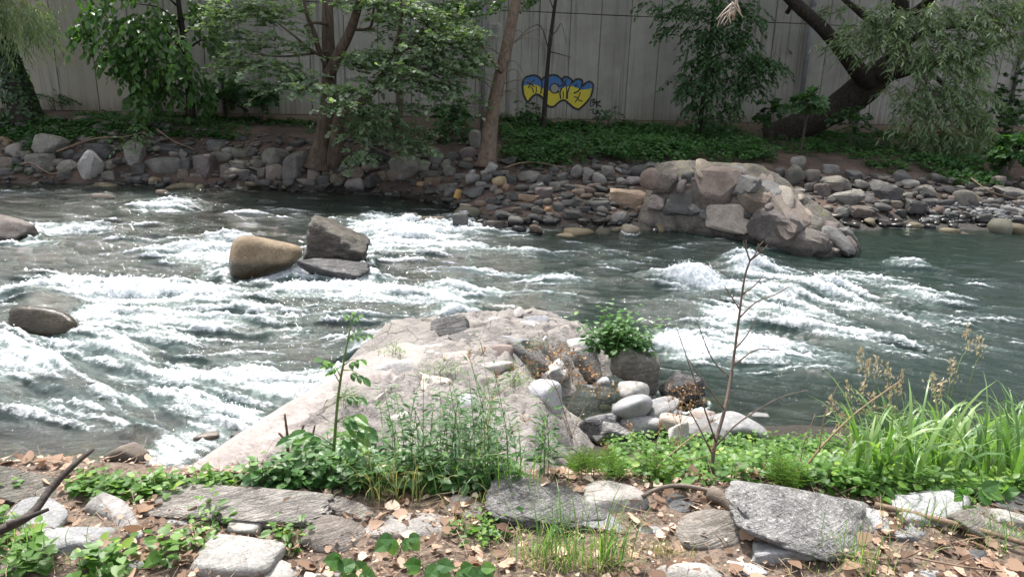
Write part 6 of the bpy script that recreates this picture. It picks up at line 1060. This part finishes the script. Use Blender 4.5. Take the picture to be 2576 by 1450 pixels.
# sticks
WOOD_D = plain_mat('dark_wet_wood', (.055,.042,.034), (.025,.02,.017), 16, .7, .5, (1, 1, .4)); WOOD_B = plain_mat('brown_stick_wood', (.24,.165,.115), (.13,.09,.065), 18, .8, .4, (.4, 1, 1)); WOOD_G = plain_mat('weathered_wood', (.20,.165,.135), (.09,.075,.06), 14, .9, .6, (.5, 1, 1))
def stick(label, parts, mat, name='fallen_branch', cat='branch', sides=9, bump=.08):
    """parts: (picture points with depth, radius at start, radius at end)"""
    base = on_y(*parts[0][0][0]); root = empty(name, base, label, cat, 'sticks and dead wood')
    for k, (pts, r0, r1) in enumerate(parts):
        mb = MB(); P = spline([on_y(*p) for p in pts], 22); mb.tube(P, np.linspace(r0, r1, 22), sides, bump=bump, seed=k+3); build(mb, 'main_stem' if k == 0 else 'side_branch', mat, root)
stick('black broken branch rising from the lower left edge', [([(-60,1352,2.05),(10,1328,2.1),(80,1290,2.2),(130,1225,2.3),(190,1165,2.38),(234,1128,2.45)], .018, .008), ([(20,1318,2.1),(70,1300,2.12),(122,1279,2.15)], .012, .006), ([(100,1262,2.25),(122,1240,2.3),(150,1212,2.34)], .011, .006)], WOOD_D)
stick('long thin brown stick lying down to the right edge', [([(2200,1268,2.72),(2300,1292,2.66),(2440,1326,2.56),(2600,1372,2.45)], .013, .010)], WOOD_B)
stick('arched grey stick behind the dark oval stone', [([(1615,1248,2.75),(1660,1226,2.78),(1720,1220,2.8),(1790,1236,2.8),(1812,1262,2.75)], .009, .008)], WOOD_G)
stick('slab of dark peeling bark beside the conglomerate boulder', [([(1790,1240,2.8),(1812,1250,2.76),(1850,1282,2.7)], .034, .022), ([(1830,1230,2.82),(1852,1262,2.76),(1866,1290,2.7)], .020, .010)], WOOD_G, 'bark_piece', 'bark', 7, .2)
stick('pale dry stick across the litter in front of the conglomerate boulder', [([(1990,1372,2.42),(2120,1398,2.38),(2260,1402,2.38),(2320,1380,2.4)], .006, .004)], WOOD_B)
stick('forked brown twig lying at the lower right corner', [([(2300,1400,2.35),(2400,1420,2.3),(2520,1436,2.28)], .004, .003), ([(2400,1420,2.3),(2450,1400,2.34)], .003, .002)], WOOD_B)
stick('gnarled grey driftwood wedged between the left rocks', [([(250,1272,2.62),(300,1292,2.55),(330,1330,2.45),(352,1364,2.38)], .055, .030), ([(262,1300,2.55),(300,1330,2.5),(310,1352,2.45)], .03, .015)], plain_mat('driftwood', (.36,.34,.32), (.17,.16,.155), 14, .9, .9, (1, 1, .5)), 'driftwood', 'driftwood', 12, .25)
stick('broken wooden stump standing by the water on the left', [([(112,1222,4.2),(118,1190,4.2),(124,1156,4.2)], .040, .046), ([(118,1164,4.2),(104,1152,4.22)], .018, .008), ([(126,1164,4.2),(142,1150,4.2)], .018, .008)], plain_mat('stump_wood', (.26,.20,.14), (.13,.095,.07), 20, .9, .8, (1, 1, .25)), 'wooden_stump', 'stump', 12, .16)
stick('cluster of cut brown stems beside the near pier', [([(722,1160,4.0),(724,1110,4.0),(716,1040,4.0)], .012, .006), ([(745,1150,4.0),(752,1105,4.0),(764,1068,4.0)], .010, .006), ([(775,1140,4.0),(785,1100,4.0),(792,1068,4.0)], .010, .005), ([(720,1110,4.0),(705,1092,4.0),(700,1088,4.0)], .008, .006)], plain_mat('cut_stem', (.20,.12,.085), (.10,.06,.045), 20), 'cut_stems', 'stems', 7)
stick('curved reddish dry stalk in front of the weeds', [([(1420,1196,3.1),(1388,1212,3.05),(1330,1216,3.0),(1290,1214,3.0)], .005, .003)], WOOD_B)
# weeds
LW_A = leaf_mat('nettle_leaf', [(0, (.035,.085,.018)), (.5, (.075,.16,.03)), (.85, (.13,.23,.045)), (1, (.22,.30,.05))], .45, .45, .4)
LW_B = leaf_mat('mugwort_leaf', [(0, (.03,.07,.028)), (.6, (.06,.125,.045)), (1, (.10,.18,.06))], .4, .5, .35)
LW_C = leaf_mat('bramble_leaf', [(0, (.03,.08,.025)), (.6, (.06,.135,.04)), (1, (.12,.22,.05))], .4, .42, .4)
LW_G = leaf_mat('grass_blade', [(0, (.045,.10,.028)), (.5, (.085,.165,.05)), (.85, (.14,.23,.08)), (1, (.22,.29,.12))], .4, .4, .45)
LW_S = leaf_mat('straw_blade', [(0, (.16,.20,.06)), (.4, (.28,.27,.11)), (1, (.42,.34,.18))], .35, .6, .3, (1.2, 1.1, .7))
ST_G = plain_mat('green_stem', (.13,.19,.055), (.09,.13,.04), 12, .6, .05); ST_D = plain_mat('dry_stem', (.33,.23,.14), (.21,.14,.085), 14, .8, .1); ST_GREY = plain_mat('dead_grey_stem', (.17,.125,.10), (.085,.062,.05), 16, .85, .3)
def weeds(lb, tb, rg, B, h, tmpl, size, nodes=5, per=2, out=.9, droop=-.15, lean=.22, wide=None, st=.003, petiole=.03):
    n = len(B); h = np.broadcast_to(h, (n,)); la = rg.uniform(0, 6.28, n); ln = np.stack([np.cos(la), np.sin(la), 0*la], 1)*(lean*rg.rand(n))[:, None]; a0 = rg.uniform(0, 6.28, n)
    def at(t_): return B+np.array([0, 0, 1.0])*(h*t_)[:, None]+ln*(h*t_**2)[:, None]
    for k in range(nodes):
        t_ = .18+.82*(k+1)/nodes
        for q in range(per):
            a = a0+k*1.57+q*6.283/per+rg.normal(0, .3, n); d = np.stack([np.cos(a), np.sin(a), np.full(n, droop)+rg.normal(0, .22, n)+.35*(t_ > .95)], 1); d = _n(d)
            s = size*(1.15-.55*t_)*rg.uniform(.65, 1.3, n); nr = np.stack([-np.cos(a)*.25, -np.sin(a)*.25, np.ones(n)], 1)+rg.normal(0, .25, (n, 3))
            leaves(lb, tmpl, at(np.full(n, t_))+d*petiole*out, d, nr, s, np.clip(rg.rand(n)*.55+.45*t_*rg.rand(n)+.1*(k == nodes-1), 0, 1), s if wide is None else s*wide)
    if tb is not None: twigs(tb, B-np.array([0, 0, .03]), at(np.full(n, .5)), at(np.full(n, 1.0)), st, st*.4)
def bases(rg, regs, n):
    tot = sum(r_[4] for r_ in regs); out = []
    for px, py, rx, ry, w in regs:
        m_ = max(1, int(n*w/tot)); a = rg.uniform(0, 6.28, m_); s = rg.rand(m_)**.5; out.append(hit_many(px+rx*s*np.cos(a), py+ry*s*np.sin(a), near_surf))
    return np.vstack(out)
def patch(name, label, seed, regs, n, hlo, hhi, tmpl, size, mat, stemmat=ST_G, **kw):
    rg = np.random.RandomState(seed); B = bases(rg, regs, n); lb, tb = MB(), MB(); weeds(lb, tb, rg, B, hlo+(hhi-hlo)*rg.rand(len(B)), tmpl, size, **kw)
    root = empty(name, B.mean(0), label, 'weeds', 'weeds on the near bank'); root['kind'] = 'stuff'
    build(lb, 'leaves', mat, root, 'stuff'); build(tb, 'stems', stemmat, root, 'stuff'); return root
patch('nettle_patch', 'bright green nettles and brambles along the near water edge right of the pier', 81, [(1700,1180,180,40,1.0),(1900,1170,180,44,1.1),(2080,1200,140,40,.8),(2250,1225,160,30,.6),(1640,1130,120,30,.5),(2450,1240,140,26,.4),(1850,1125,160,16,.5),(2000,1130,120,20,.4),(2760,1230,170,40,.6)], 680, .04, .11, T_serrate(), .055, LW_A, nodes=4, per=2)
patch('weed_patch', 'mixed green weeds between the near pier and the long banded rock', 82, [(800,1190,120,40,.8),(960,1200,180,40,1.0),(1150,1210,150,34,.8),(690,1215,80,14,.2),(880,1150,90,24,.25)], 260, .04, .13, T_serrate(), .058, LW_C, nodes=4, per=2)
patch('weed_patch', 'low green creepers on the left bank above the pour-over', 83, [(330,1235,140,16,1.0),(470,1225,110,18,.8),(250,1225,70,20,.4),(560,1215,60,16,.3),(-120,1240,160,30,.8)], 95, .02, .06, T_heart(), .045, LW_A, nodes=4, per=2)
patch('mugwort_patch', 'tall feathery dark green weeds in front of the near pier', 84, [(1060,1180,110,40,1.0),(1180,1190,100,40,.9),(1290,1190,90,40,.8),(1120,1120,90,30,.5),(1380,1180,60,36,.3)], 46, .18, .54, T_oval(.14, .04), .060, LW_B, nodes=11, per=3, lean=.3, droop=.1)
patch('leafy_weeds', 'broad-leaved weeds in the lower left corner', 85, [(120,1400,160,40,1.0),(330,1410,120,36,.8),(60,1350,80,24,.4),(430,1400,60,30,.3),(210,1440,160,20,.5)], 26, .03, .09, T_heart(), .055, LW_A, nodes=3, per=3)
patch('leafy_weeds', 'small green seedlings between the rocks left of centre', 86, [(530,1310,60,18,.5),(480,1375,40,18,.4),(730,1370,50,26,.5),(1210,1340,70,26,.8),(1270,1290,50,16,.3)], 30, .03, .08, T_oval(.3), .045, LW_A, nodes=3, per=3)
patch('horsetail_clump', 'feathery horsetail clump behind the pale pinkish boulder', 87, [(1490,1195,80,24,1.0),(1960,1230,60,14,.5),(1650,1210,60,14,.4)], 30, .08, .17, T_lance(.018), .06, leaf_mat('horsetail_needle', [(0, (.07,.14,.035)), (1, (.14,.22,.06))], .35, .5, .3), nodes=9, per=7, droop=.55, lean=.15, petiole=.0)
patch('pier_weeds', 'sparse green sprouts growing on the mortar of the near pier', 88, [(1000,900,50,10,.4),(880,1010,40,20,.3),(1100,950,60,14,.4),(1330,880,40,10,.2),(1290,960,60,20,.5)], 40, .04, .12, T_lance(.06), .05, LW_A, nodes=4, per=4, droop=.5)
# pier-top shrub
rg = np.random.RandomState(89); p = on_y(1560, 850, 6.25); root = empty('pier_shrub', (p[0], p[1], .3), 'leafy green shrub growing from the right shoulder of the near pier', 'shrub'); lb, tb = MB(), MB()
B = np.array([p[0], p[1], p[2]-.12])+rg.normal(0, 1, (70, 3))*np.array([.13, .08, .03]); weeds(lb, tb, rg, B, rg.uniform(.10, .36, 70), T_serrate(), .075, 6, 2, lean=.9)
build(lb, 'foliage', LW_C, root, 'stuff'); build(tb, 'stems', ST_G, root, 'stuff')
# grasses
def blades(mb, rg, B, L, W, bend, seg=7, th0=.12, rlo=0, rhi=1):
    n = len(B); a = rg.uniform(0, 6.28, n); dx = np.stack([np.cos(a), np.sin(a), 0*a], 1); sd = np.stack([-np.sin(a), np.cos(a), 0*a], 1); tw = rg.uniform(-.8, .8, n); sd = _n(sd+dx*tw[:, None])
    P = B.copy(); th = rg.uniform(0, th0*2, n); pts = [P.copy()]; bn = bend*rg.uniform(.3, 1.4, n)
    for k in range(seg):
        t_ = (k+.5)/seg; ang = th+bn*t_**2.2; P = P+(dx*np.sin(ang)[:, None]+np.array([0, 0, 1.0])*np.cos(ang)[:, None])*(L/seg)[:, None]; pts.append(P.copy())
    pts = np.stack(pts, 1); w = W[:, None]*np.array([.5*(1-.3*(1-k/seg))*(1-(k/seg)**2.4)+.01 for k in range(seg+1)])[None]
    V = np.stack([pts-sd[:, None]*w[:, :, None], pts+sd[:, None]*w[:, :, None]], 2).reshape(-1, 3); F = []
    for k in range(seg): F.append((2*k, 2*k+1, 2*k+3, 2*k+2))
    F = (np.array(F)[None]+(np.arange(n)*(seg+1)*2)[:, None, None]).reshape(-1, 4); mb.add(V, F4=F, rnd=np.repeat(rg.uniform(rlo, rhi, n), (seg+1)*2)); return pts
rg = np.random.RandomState(90); B = bases(rg, [(2300,1190,170,40,1.0),(2450,1190,150,50,1.2),(2200,1200,80,24,.3),(2560,1180,60,60,.6),(2700,1190,90,50,.6)], 960)
root = empty('reed_grass_clump', B.mean(0), 'dense clump of tall arching green grass at the right water edge', 'grass'); mb = MB(); hh = rg.uniform(.25, .62, len(B))
blades(mb, rg, B, hh, rg.uniform(.014, .032, len(B)), 2.1); build(mb, 'blades', LW_G, root, 'stuff')
SEEDM = leaf_mat('seed_head', [(0, (.26,.205,.15)), (.5, (.40,.335,.25)), (1, (.50,.45,.32))], .3, .7, .2, (1.1, 1, .7))
for k, (px, py, d, l_, bx) in enumerate([(2165,880,4.6,50,-10),(2185,905,4.6,46,8),(2205,900,4.7,44,-6),(2232,915,4.7,70,-16),(2268,935,4.7,60,14),(2130,960,4.5,50,-16),(2170,960,4.5,60,6),(2195,990,4.6,60,16),(2240,990,4.6,46,-8),(2345,940,4.6,44,2),(2392,900,4.7,60,6),(2432,820,4.8,56,0),(2464,850,4.8,40,0),(2090,1000,4.4,44,-20),(2120,1040,4.4,50,14),(2365,960,4.6,50,20)]):
    tip = on_y(px, py, d); foot = nhit(px*.5+1150+rg.uniform(-20, 20), 1180); mb = MB(); P = spline([foot, foot*.4+tip*.6+np.array([0, 0, .1]), on_y(px-bx*.4, py+l_, d), tip], 14); mb.tube(P, np.linspace(.003, .0012, 14), 5); build(mb, 'seed_stem', ST_G, root)
    n = 46; t_ = rg.rand(n); q = spline([on_y(px-bx*.4, py+l_, d), tip], 20)[np.minimum(19, (t_*20).astype(int))]; sp = .020*(1-t_)+.004
    lb = MB(); leaves(lb, T_oval(.2), q+rg.normal(0, 1, (n, 3))*sp[:, None], _n(rg.normal(0, .5, (n, 3))+np.array([bx*.02, 0, 1.1])), _n(rg.normal(size=(n, 3))), rg.uniform(.016, .032, n), rg.rand(n)); build(lb, 'seed_head', SEEDM, root, 'stuff')
def tuft(label, px, py, n, lo, hi, w, bend, mat, seed, spread=.06, rlo=0, rhi=1, straw=0):
    rg = np.random.RandomState(seed); p = nhit(px, py); root = empty('grass_tuft', p, label, 'grass', 'grass tufts on the near bank'); mb = MB(); B = p+rg.normal(0, 1, (n, 3))*np.array([spread, spread*.6, .0]); B[:, 2] = near_surf(B[:, 0], B[:, 1])-.01
    blades(mb, rg, B, rg.uniform(lo, hi, n), np.full(n, w)*rg.uniform(.6, 1.2, n), bend, rlo=rlo, rhi=rhi); build(mb, 'blades', mat, root, 'stuff')
    if straw:
        mb = MB(); B = p+rg.normal(0, 1, (straw, 3))*np.array([spread*1.5, spread, 0]); B[:, 2] = near_surf(B[:, 0], B[:, 1]); blades(mb, rg, B, rg.uniform(lo*.3, hi*.5, straw), np.full(straw, .003), 2.6, th0=.6); build(mb, 'dead_blades', LW_S, root, 'stuff')
tuft('loose green grass tuft with straw at the bottom centre', 1395, 1420, 90, .12, .34, .0055, 1.9, LW_G, 91, .07, .2, 1, 160)
tuft('upright grass tuft right of the loose bottom-centre one', 1520, 1425, 60, .14, .36, .006, 1.4, LW_G, 92, .04, .2, 1, 60)
tuft('pale grass tuft in front of the weeds by the broad pale rock', 985, 1250, 80, .10, .28, .005, 1.8, LW_S, 93, .08, 0, .5, 40)
tuft('short straw-green tuft on the litter right of centre', 1680, 1400, 46, .04, .12, .004, 1.6, LW_S, 94, .05, 0, .6, 40)
tuft('sparse tuft of grass before the conglomerate boulder', 2150, 1420, 60, .06, .26, .0045, 1.5, LW_G, 95, .09, .2, 1, 80)
tuft('grass tuft beside the tilted rock near the right edge', 2520, 1370, 50, .08, .24, .0045, 1.8, LW_G, 96, .08, .1, 1, 30)
tuft('thin grass at the foot of the smooth grey boulder', 2330, 1330, 40, .10, .26, .0045, 1.6, LW_G, 97, .08, .1, 1, 20)
tuft('dry grass fringe under the whitish weathered stone', 1230, 1310, 40, .06, .18, .004, 1.9, LW_S, 98, .09, 0, 1, 70)
tuft('grass tuft in the weeds under the tall dry stalks', 1260, 1240, 60, .15, .40, .007, 1.8, LW_G, 99, .10, .1, 1, 0)
tuft('reed-like grass leaning over the mugwort', 1090, 1150, 24, .3, .55, .009, 1.6, LW_G, 100, .16, 0, .7, 0)
tuft('grass tuft at the left behind the black branch', 40, 1400, 60, .08, .24, .005, 1.9, LW_G, 101, .10, .1, 1, 20)
tuft('small grass tuft at the edge of the pier-top shrub', 1500, 785, 26, .06, .18, .006, 1.7, LW_G, 102, .05, .2, 1, 0)
# bramble seedlings with separate leaves
LEAF_ME = []
for s_ in range(3):
    V, F = T_serrate(); V = V.copy(); V[:, 2] += .03*np.sin(V[:, 1]*9+s_)*np.abs(V[:, 0])*2; me = mesh_np('leaf', V, F, False, {'rnd': np.full(len(V), .35+.25*s_)}); me.materials.append(LW_C); LEAF_ME.append(me)
def leaf_obj(parent, p, d, nrm, size, k=0, name='leaf', wide=1.0):
    d = Vector(d).normalized(); x = d.cross(Vector(nrm)).normalized(); z = x.cross(d)
    o = bpy.data.objects.new(name, LEAF_ME[k % 3]); COL.objects.link(o); o.parent = parent
    mw = Matrix(((x.x*size*wide, d.x*size, z.x*size, p[0]-parent.location.x), (x.y*size*wide, d.y*size, z.y*size, p[1]-parent.location.y), (x.z*size*wide, d.z*size, z.z*size, p[2]-parent.location.z), (0, 0, 0, 1)))
    o.matrix_local = mw; return o
def seedling(label, px, py, lst, seed):
    """lst: leaf tips (picture dx, dy in px, size m)"""
    rg = random.Random(seed); p = nhit(px, py); root = empty('bramble_seedling', p, label, 'plant', 'bramble seedlings on the near bank'); d = depth_of(p)
    for k, (dx, dy, up_, s, ang) in enumerate(lst):
        q = np.array([p[0]+dx*d/FOC, p[1]-.02+rg.uniform(-.03, .03), p[2]+up_]); mb = MB(); mb.tube(spline([p, (p+q)/2+np.array([0, 0, .02]), q], 6), np.linspace(.0025, .0012, 6), 5); build(mb, 'stem', ST_G, root)
        for t_ in (-1, 0, 1):
            a = R(ang)+t_*1.15; leaf_obj(root, q, (math.cos(a), -.55+.2*t_, math.sin(a)*.8), (.1*t_, -.75, .75), s*(1.0 if t_ == 0 else .82), k+t_+1)
seedling('large three-leaved bramble seedling in the litter at bottom centre', 1000, 1402, [(-8, 0, .11, .075, -150), (28, 0, .085, .062, -40)], 1)
seedling('bramble seedling with big leaves at the bottom left of centre', 880, 1446, [(-20, 0, .06, .07, 160), (12, 0, .05, .085, -110), (40, 0, .05, .06, -10)], 2)
seedling('bramble seedling at the bottom edge right of the large one', 1090, 1446, [(-30, 0, .07, .065, 150), (10, 0, .06, .085, -60), (70, 0, .05, .07, -20), (120, 0, .05, .07, -50)], 3)
seedling('bramble seedling under the scaly schist boulder', 1265, 1300, [(0, 0, .05, .06, -90), (30, 0, .06, .05, -30)], 4)
seedling('yellow-green bramble shoot hanging over the tilted rock on the right', 2420, 1300, [(-20, 0, .12, .06, 160), (30, 0, .14, .085, -20), (10, 0, .05, .06, -100), (90, 0, .12, .06, 30)], 5)
# tall weed in front of the rapids
p0 = nhit(832, 1228); D = p0[1]+.15; root = empty('tall_weed', p0, 'tall single green weed stem rising in front of the white water', 'plant'); mb = MB()
tr = spline([p0, on_y(838, 1150, D), on_y(850, 1000, D), on_y(866, 900, D), on_y(886, 800, D)], 24); mb.tube(tr, np.linspace(.009, .003, 24), 8); build(mb, 'stem', ST_G, root)
k = 0
for (sx, sy, ex, ey) in [(882,815,905,792),(884,805,872,790),(886,800,890,784),(876,850,925,842),(872,865,900,830),(862,920,905,905),(860,930,915,950),(856,965,810,905),(858,950,830,910),(852,1000,905,1000),(846,1060,920,1075),(846,1060,895,1045),(838,1120,770,1085),(838,1130,740,1100),(842,1100,900,1095)]:
    a, b_ = on_y(sx, sy, D), on_y(ex, ey, D-.04); mb = MB(); mb.tube(spline([a, (a+b_)/2+np.array([0, 0, .015]), b_], 6), np.linspace(.0028, .001, 6), 4); build(mb, 'leaf_stalk', ST_G, root)
    dr = b_-a; dr /= np.linalg.norm(dr)+1e-9; s = .035 if sy < 900 else (.05 if sy < 1050 else .085)
    for q, f in enumerate((.45, .75, 1.0)):
        for sg in ((-1, 1) if f < 1 else (0,)):
            leaf_obj(root, a+(b_-a)*f, dr*.8+np.array([sg*.3, -.3, -.5+.3*sg]), (0, -.6, .8), s*(1 if f == 1 else .75), k, wide=.75); k += 1
# dead stalk on the right
def dry_plant(name, label, main, sides, r0, r1, heads, mat, hm, seed, hs=.05):
    rg = np.random.RandomState(seed); base = on_y(*main[0]); root = empty(name, base, label, 'plant', 'dead weed stalks'); mb = MB(); mb.tube(spline([on_y(*p) for p in main], 30), np.linspace(r0, r1, 30), 8, bump=.06); build(mb, 'stalk', mat, root)
    for s in sides:
        mb = MB(); mb.tube(spline([on_y(*p) for p in s], 12), np.linspace(r1*1.1, r1*.45, 12), 5); build(mb, 'side_branch', mat, root)
    for (px, py, d) in heads:
        c = on_y(px, py, d); mb = MB(); n = 12; e = c+_n(rg.normal(0, .6, (n, 3))+np.array([0, 0, .8]))*hs*rg.uniform(.6, 1.1, (n, 1)); A = np.repeat(c[None], n, 0); twigs(mb, A, (A+e)/2+rg.normal(0, .003, (n, 3)), e, .0013, .0008)
        leaves(mb, T_oval(.5), e, _n(rg.normal(size=(n, 3))), _n(rg.normal(size=(n, 3))), .2*hs, rg.rand(n)); build(mb, 'flower_head', hm, root)
DRYHEAD = leaf_mat('dry_flower_head', [(0, (.15,.085,.05)), (.5, (.28,.17,.09)), (1, (.36,.25,.14))], .2, .8, .2, (1.1, .9, .7))
dy = 3.35
dry_plant('dead_stalk', 'tall dead brown weed stalk with bare branches in front of the right rapids', [(1788,1232,3.05),(1795,1130,3.1),(1822,1030,3.2),(1842,920,dy),(1858,800,dy),(1872,700,dy),(1886,655,dy)],
 [[(1886,655,dy),(1878,630,dy),(1876,604,dy)],[(1886,655,dy),(1900,638,dy),(1908,612,dy)],[(1886,655,dy),(1915,632,dy),(1930,615,dy)],[(1878,630,dy),(1872,618,dy),(1870,606,dy)],[(1915,632,dy),(1908,622,dy),(1920,606,dy)],[(1858,800,dy),(1900,760,dy),(1950,740,dy),(1985,720,dy)],[(1862,780,dy),(1836,740,dy),(1822,720,dy)],[(1842,920,dy),(1900,880,dy),(1960,880,dy)],[(1836,950,dy),(1790,900,dy),(1750,800,dy)],[(1846,880,dy),(1880,840,dy),(1900,800,dy)],[(1822,1030,3.2),(1770,960,3.2),(1730,900,3.2)],[(1800,1110,3.1),(1755,980,3.1),(1700,820,3.15)],[(1800,1120,3.1),(1860,1060,3.1),(1960,1000,3.15),(2030,980,3.2)],[(1795,1150,3.1),(1750,1060,3.1),(1690,960,3.1)],[(1866,740,dy),(1900,715,dy),(1920,690,dy)]],
 .0095, .0042, [], ST_GREY, DRYHEAD, 5)
dry_plant('dead_stalk', 'slanting dead branch reaching up from the nettles towards the seed heads', [(1990,1225,3.3),(2060,1130,3.3),(2150,1040,3.35),(2260,960,3.4)], [[(2060,1130,3.3),(2075,1040,3.3),(2110,960,3.3)],[(2150,1040,3.35),(2230,1020,3.35)],[(2010,1200,3.3),(2020,1120,3.3),(2050,1040,3.3)]], .006, .003, [], ST_D, DRYHEAD, 6)
dry_plant('dry_umbel', 'dry orange-brown umbels on the broken face of the near pier', [(1440,1100,4.9),(1420,1040,5.0),(1400,980,5.0),(1372,930,5.1)], [[(1420,1040,5.0),(1450,980,5.0),(1470,930,5.0)],[(1425,1060,5.0),(1370,1010,5.0),(1320,950,5.0)],[(1400,980,5.0),(1430,930,5.0),(1440,890,5.0)],[(1440,1090,4.9),(1480,1000,4.9),(1500,960,4.9)],[(1400,980,5.0),(1350,940,5.0),(1310,930,5.0)]], .005, .0025, [(1372,930,5.1),(1470,930,5.0),(1440,890,5.0),(1500,958,4.9),(1410,905,5.05),(1390,915,5.0),(1430,945,5.0),(1480,955,4.95),(1340,950,5.0),(1460,980,4.9),(1400,890,5.1),(1350,880,5.2),(1530,990,4.9),(1500,1000,4.9),(1440,960,4.95)], ST_D, DRYHEAD, 7, .095)
dry_plant('dry_umbel', 'dry brown umbels by the water below the oval stones', [(1710,1110,4.6),(1712,1060,4.7),(1716,1000,4.8)], [[(1712,1080,4.7),(1690,1040,4.7),(1680,1010,4.7)],[(1712,1070,4.7),(1740,1030,4.7),(1750,990,4.7)],[(1712,1060,4.7),(1700,1020,4.7),(1690,985,4.7)],[(1714,1040,4.7),(1735,1010,4.7),(1730,980,4.7)]], .004, .002, [(1716,1000,4.8),(1680,1010,4.7),(1750,990,4.7),(1690,985,4.7),(1730,980,4.7),(1705,1020,4.7),(1735,1030,4.7),(1700,1045,4.7),(1760,1015,4.7)], ST_D, DRYHEAD, 8, .07)
dry_plant('dry_umbel', 'tall straw-coloured umbel stalk standing among the mugwort', [(1190,1215,3.3),(1215,1120,3.4),(1235,1020,3.5),(1250,950,3.55)], [[(1235,1020,3.5),(1200,960,3.5),(1180,900,3.5)],[(1240,1000,3.5),(1290,960,3.5),(1330,910,3.5)],[(1235,1020,3.5),(1225,960,3.5),(1215,890,3.5)],[(1215,1120,3.4),(1280,1080,3.4),(1320,1060,3.4)]], .006, .002, [(1180,900,3.5),(1330,910,3.5),(1215,890,3.5),(1250,950,3.55),(1320,1060,3.4),(1290,930,3.5)], plain_mat('straw_stalk', (.36,.33,.14), (.27,.22,.10), 14, .7, .1), DRYHEAD, 9, .045)
dry_plant('dry_umbel', 'reddish dry stalk spreading over the nettles right of the pale pinkish boulder', [(1600,1250,3.0),(1640,1190,3.1),(1700,1130,3.2),(1790,1060,3.3)], [[(1640,1190,3.1),(1600,1120,3.1),(1580,1080,3.1)],[(1660,1170,3.1),(1760,1150,3.1),(1790,1140,3.1)],[(1610,1240,3.0),(1560,1180,3.0),(1520,1130,3.0)],[(1640,1190,3.1),(1650,1120,3.1),(1660,1080,3.1)]], .0045, .002, [(1580,1080,3.1),(1790,1140,3.1),(1520,1130,3.0),(1660,1080,3.1),(1790,1060,3.3),(1700,1120,3.2)], ST_D, DRYHEAD, 10, .04)
# white flower umbels, dead twig hanging in from above
rg = np.random.RandomState(120); br = spline([(4.4, 1.0, 5.3), (3.0, 1.9, 4.9), (1.6, 2.4, 4.5), (.75, 2.5, 4.02)], 24)
root = empty('overhanging_branch', br[0], 'pale dead twig dangling from a branch above the top edge of the view', 'branch'); mb = MB(); mb.tube(br, np.linspace(.05, .006, 24), 8, bump=.08); build(mb, 'bough', BARK_TWIG, root)
PALEW = plain_mat('bleached_twig', (.50,.43,.36), (.36,.30,.25), 20, .8, .2); mb = MB(); e0 = br[-1]
main_ = spline([e0, on_y(1856, -20, 2.5), on_y(1846, 20, 2.5), on_y(1830, 45, 2.5)], 10); mb.tube(main_, np.linspace(.005, .0035, 10), 6); build(mb, 'dead_twig', PALEW, root)
for (ex, ey) in [(1804,68),(1812,62),(1820,64),(1838,60),(1802,50),(1862,30),(1868,44)]:
    mb = MB(); s0 = on_y(1846+rg.uniform(-8, 8), 15+rg.uniform(-10, 15), 2.5); e = on_y(ex, ey, 2.5+rg.uniform(-.03, .03)); mb.tube(spline([s0, (s0+e)/2+rg.normal(0, .006, 3), e], 8), np.linspace(.003, .0012, 8), 5); build(mb, 'dead_twig', PALEW, root)
for (px, py) in [(556,-4),(578,2),(590,-6)]:
    q = on_y(px, py, 2.6); leaf_obj(root, q+np.array([0, 0, .05]), (rg.normal(0, .3), -.2, -1), (0, -1, .2), .06, 2)
mb = MB(); mb.tube(spline([br[8], on_y(900, -160, 2.6), on_y(570, -30, 2.6)], 12), np.linspace(.012, .003, 12), 6); build(mb, 'side_bough', BARK_TWIG, root)
# sticks lying along the far bank
for k, (lab, pts, r0) in enumerate([('long pale branch lying across the rocks of the far left bank', [(160,392),(250,360),(330,354),(388,338)], .022), ('thin stick leaning down the rocks left of the cube-like boulder', [(408,336),(450,365),(500,386)], .018), ('pale stick poking from the rocks at the far left waterline', [(75,424),(98,420),(140,444),(165,445)], .02), ('broken pale stick at the far left edge', [(0,386),(14,396),(26,400)], .02), ('pale branch under the bramble edge above the gravel bar', [(1270,432),(1300,422),(1345,418),(1420,432)], .018), ('thin branch on the bank under the willow', [(2420,455),(2470,490),(2540,510)], .015), ('pale bare stick at the right edge of the far bank', [(2500,424),(2540,428),(2590,428)], .015), ('thin dark stick behind the roots of the double alder', [(690,335),(740,355),(780,360)], .014)]):
    P = [hit(px, py)+np.array([0, -.25, .12]) for px, py in pts]; root = empty('fallen_branch', P[0], lab, 'branch', 'sticks and dead wood'); mb = MB(); mb.tube(spline(P, 14), np.linspace(r0, r0*.5, 14), 6, bump=.1, seed=k); build(mb, 'main_stem', WOOD_B if k != 7 else WOOD_D, root)
_w = link('river', build_water(), MAT_WATER); tag(_w, kind='structure')
_p = SPRAY[0]; _rg = np.random.RandomState(8); _V, _F = ico(1); _k = len(_V); _s = _rg.uniform(.003, .0085, len(_p))*np.clip(_p[:, 1]/8, .7, 1.4)
_W = (_p[:, None]+_V[None]*_s[:, None, None]).reshape(-1, 3); _Fs = (_F[None]+(np.arange(len(_p))*_k)[:, None, None]).reshape(-1, 3)
_t = NT('spray_droplets'); _m = _t.surf(_t.n('BsdfPrincipled', {'Base Color': (.8, .83, .85, 1), 'Roughness': .25}).outputs[0])
tag(link('water_spray', mesh_np('water_spray', _W, _Fs), _m), 'fine white droplets thrown up along the rapids', kind='stuff')
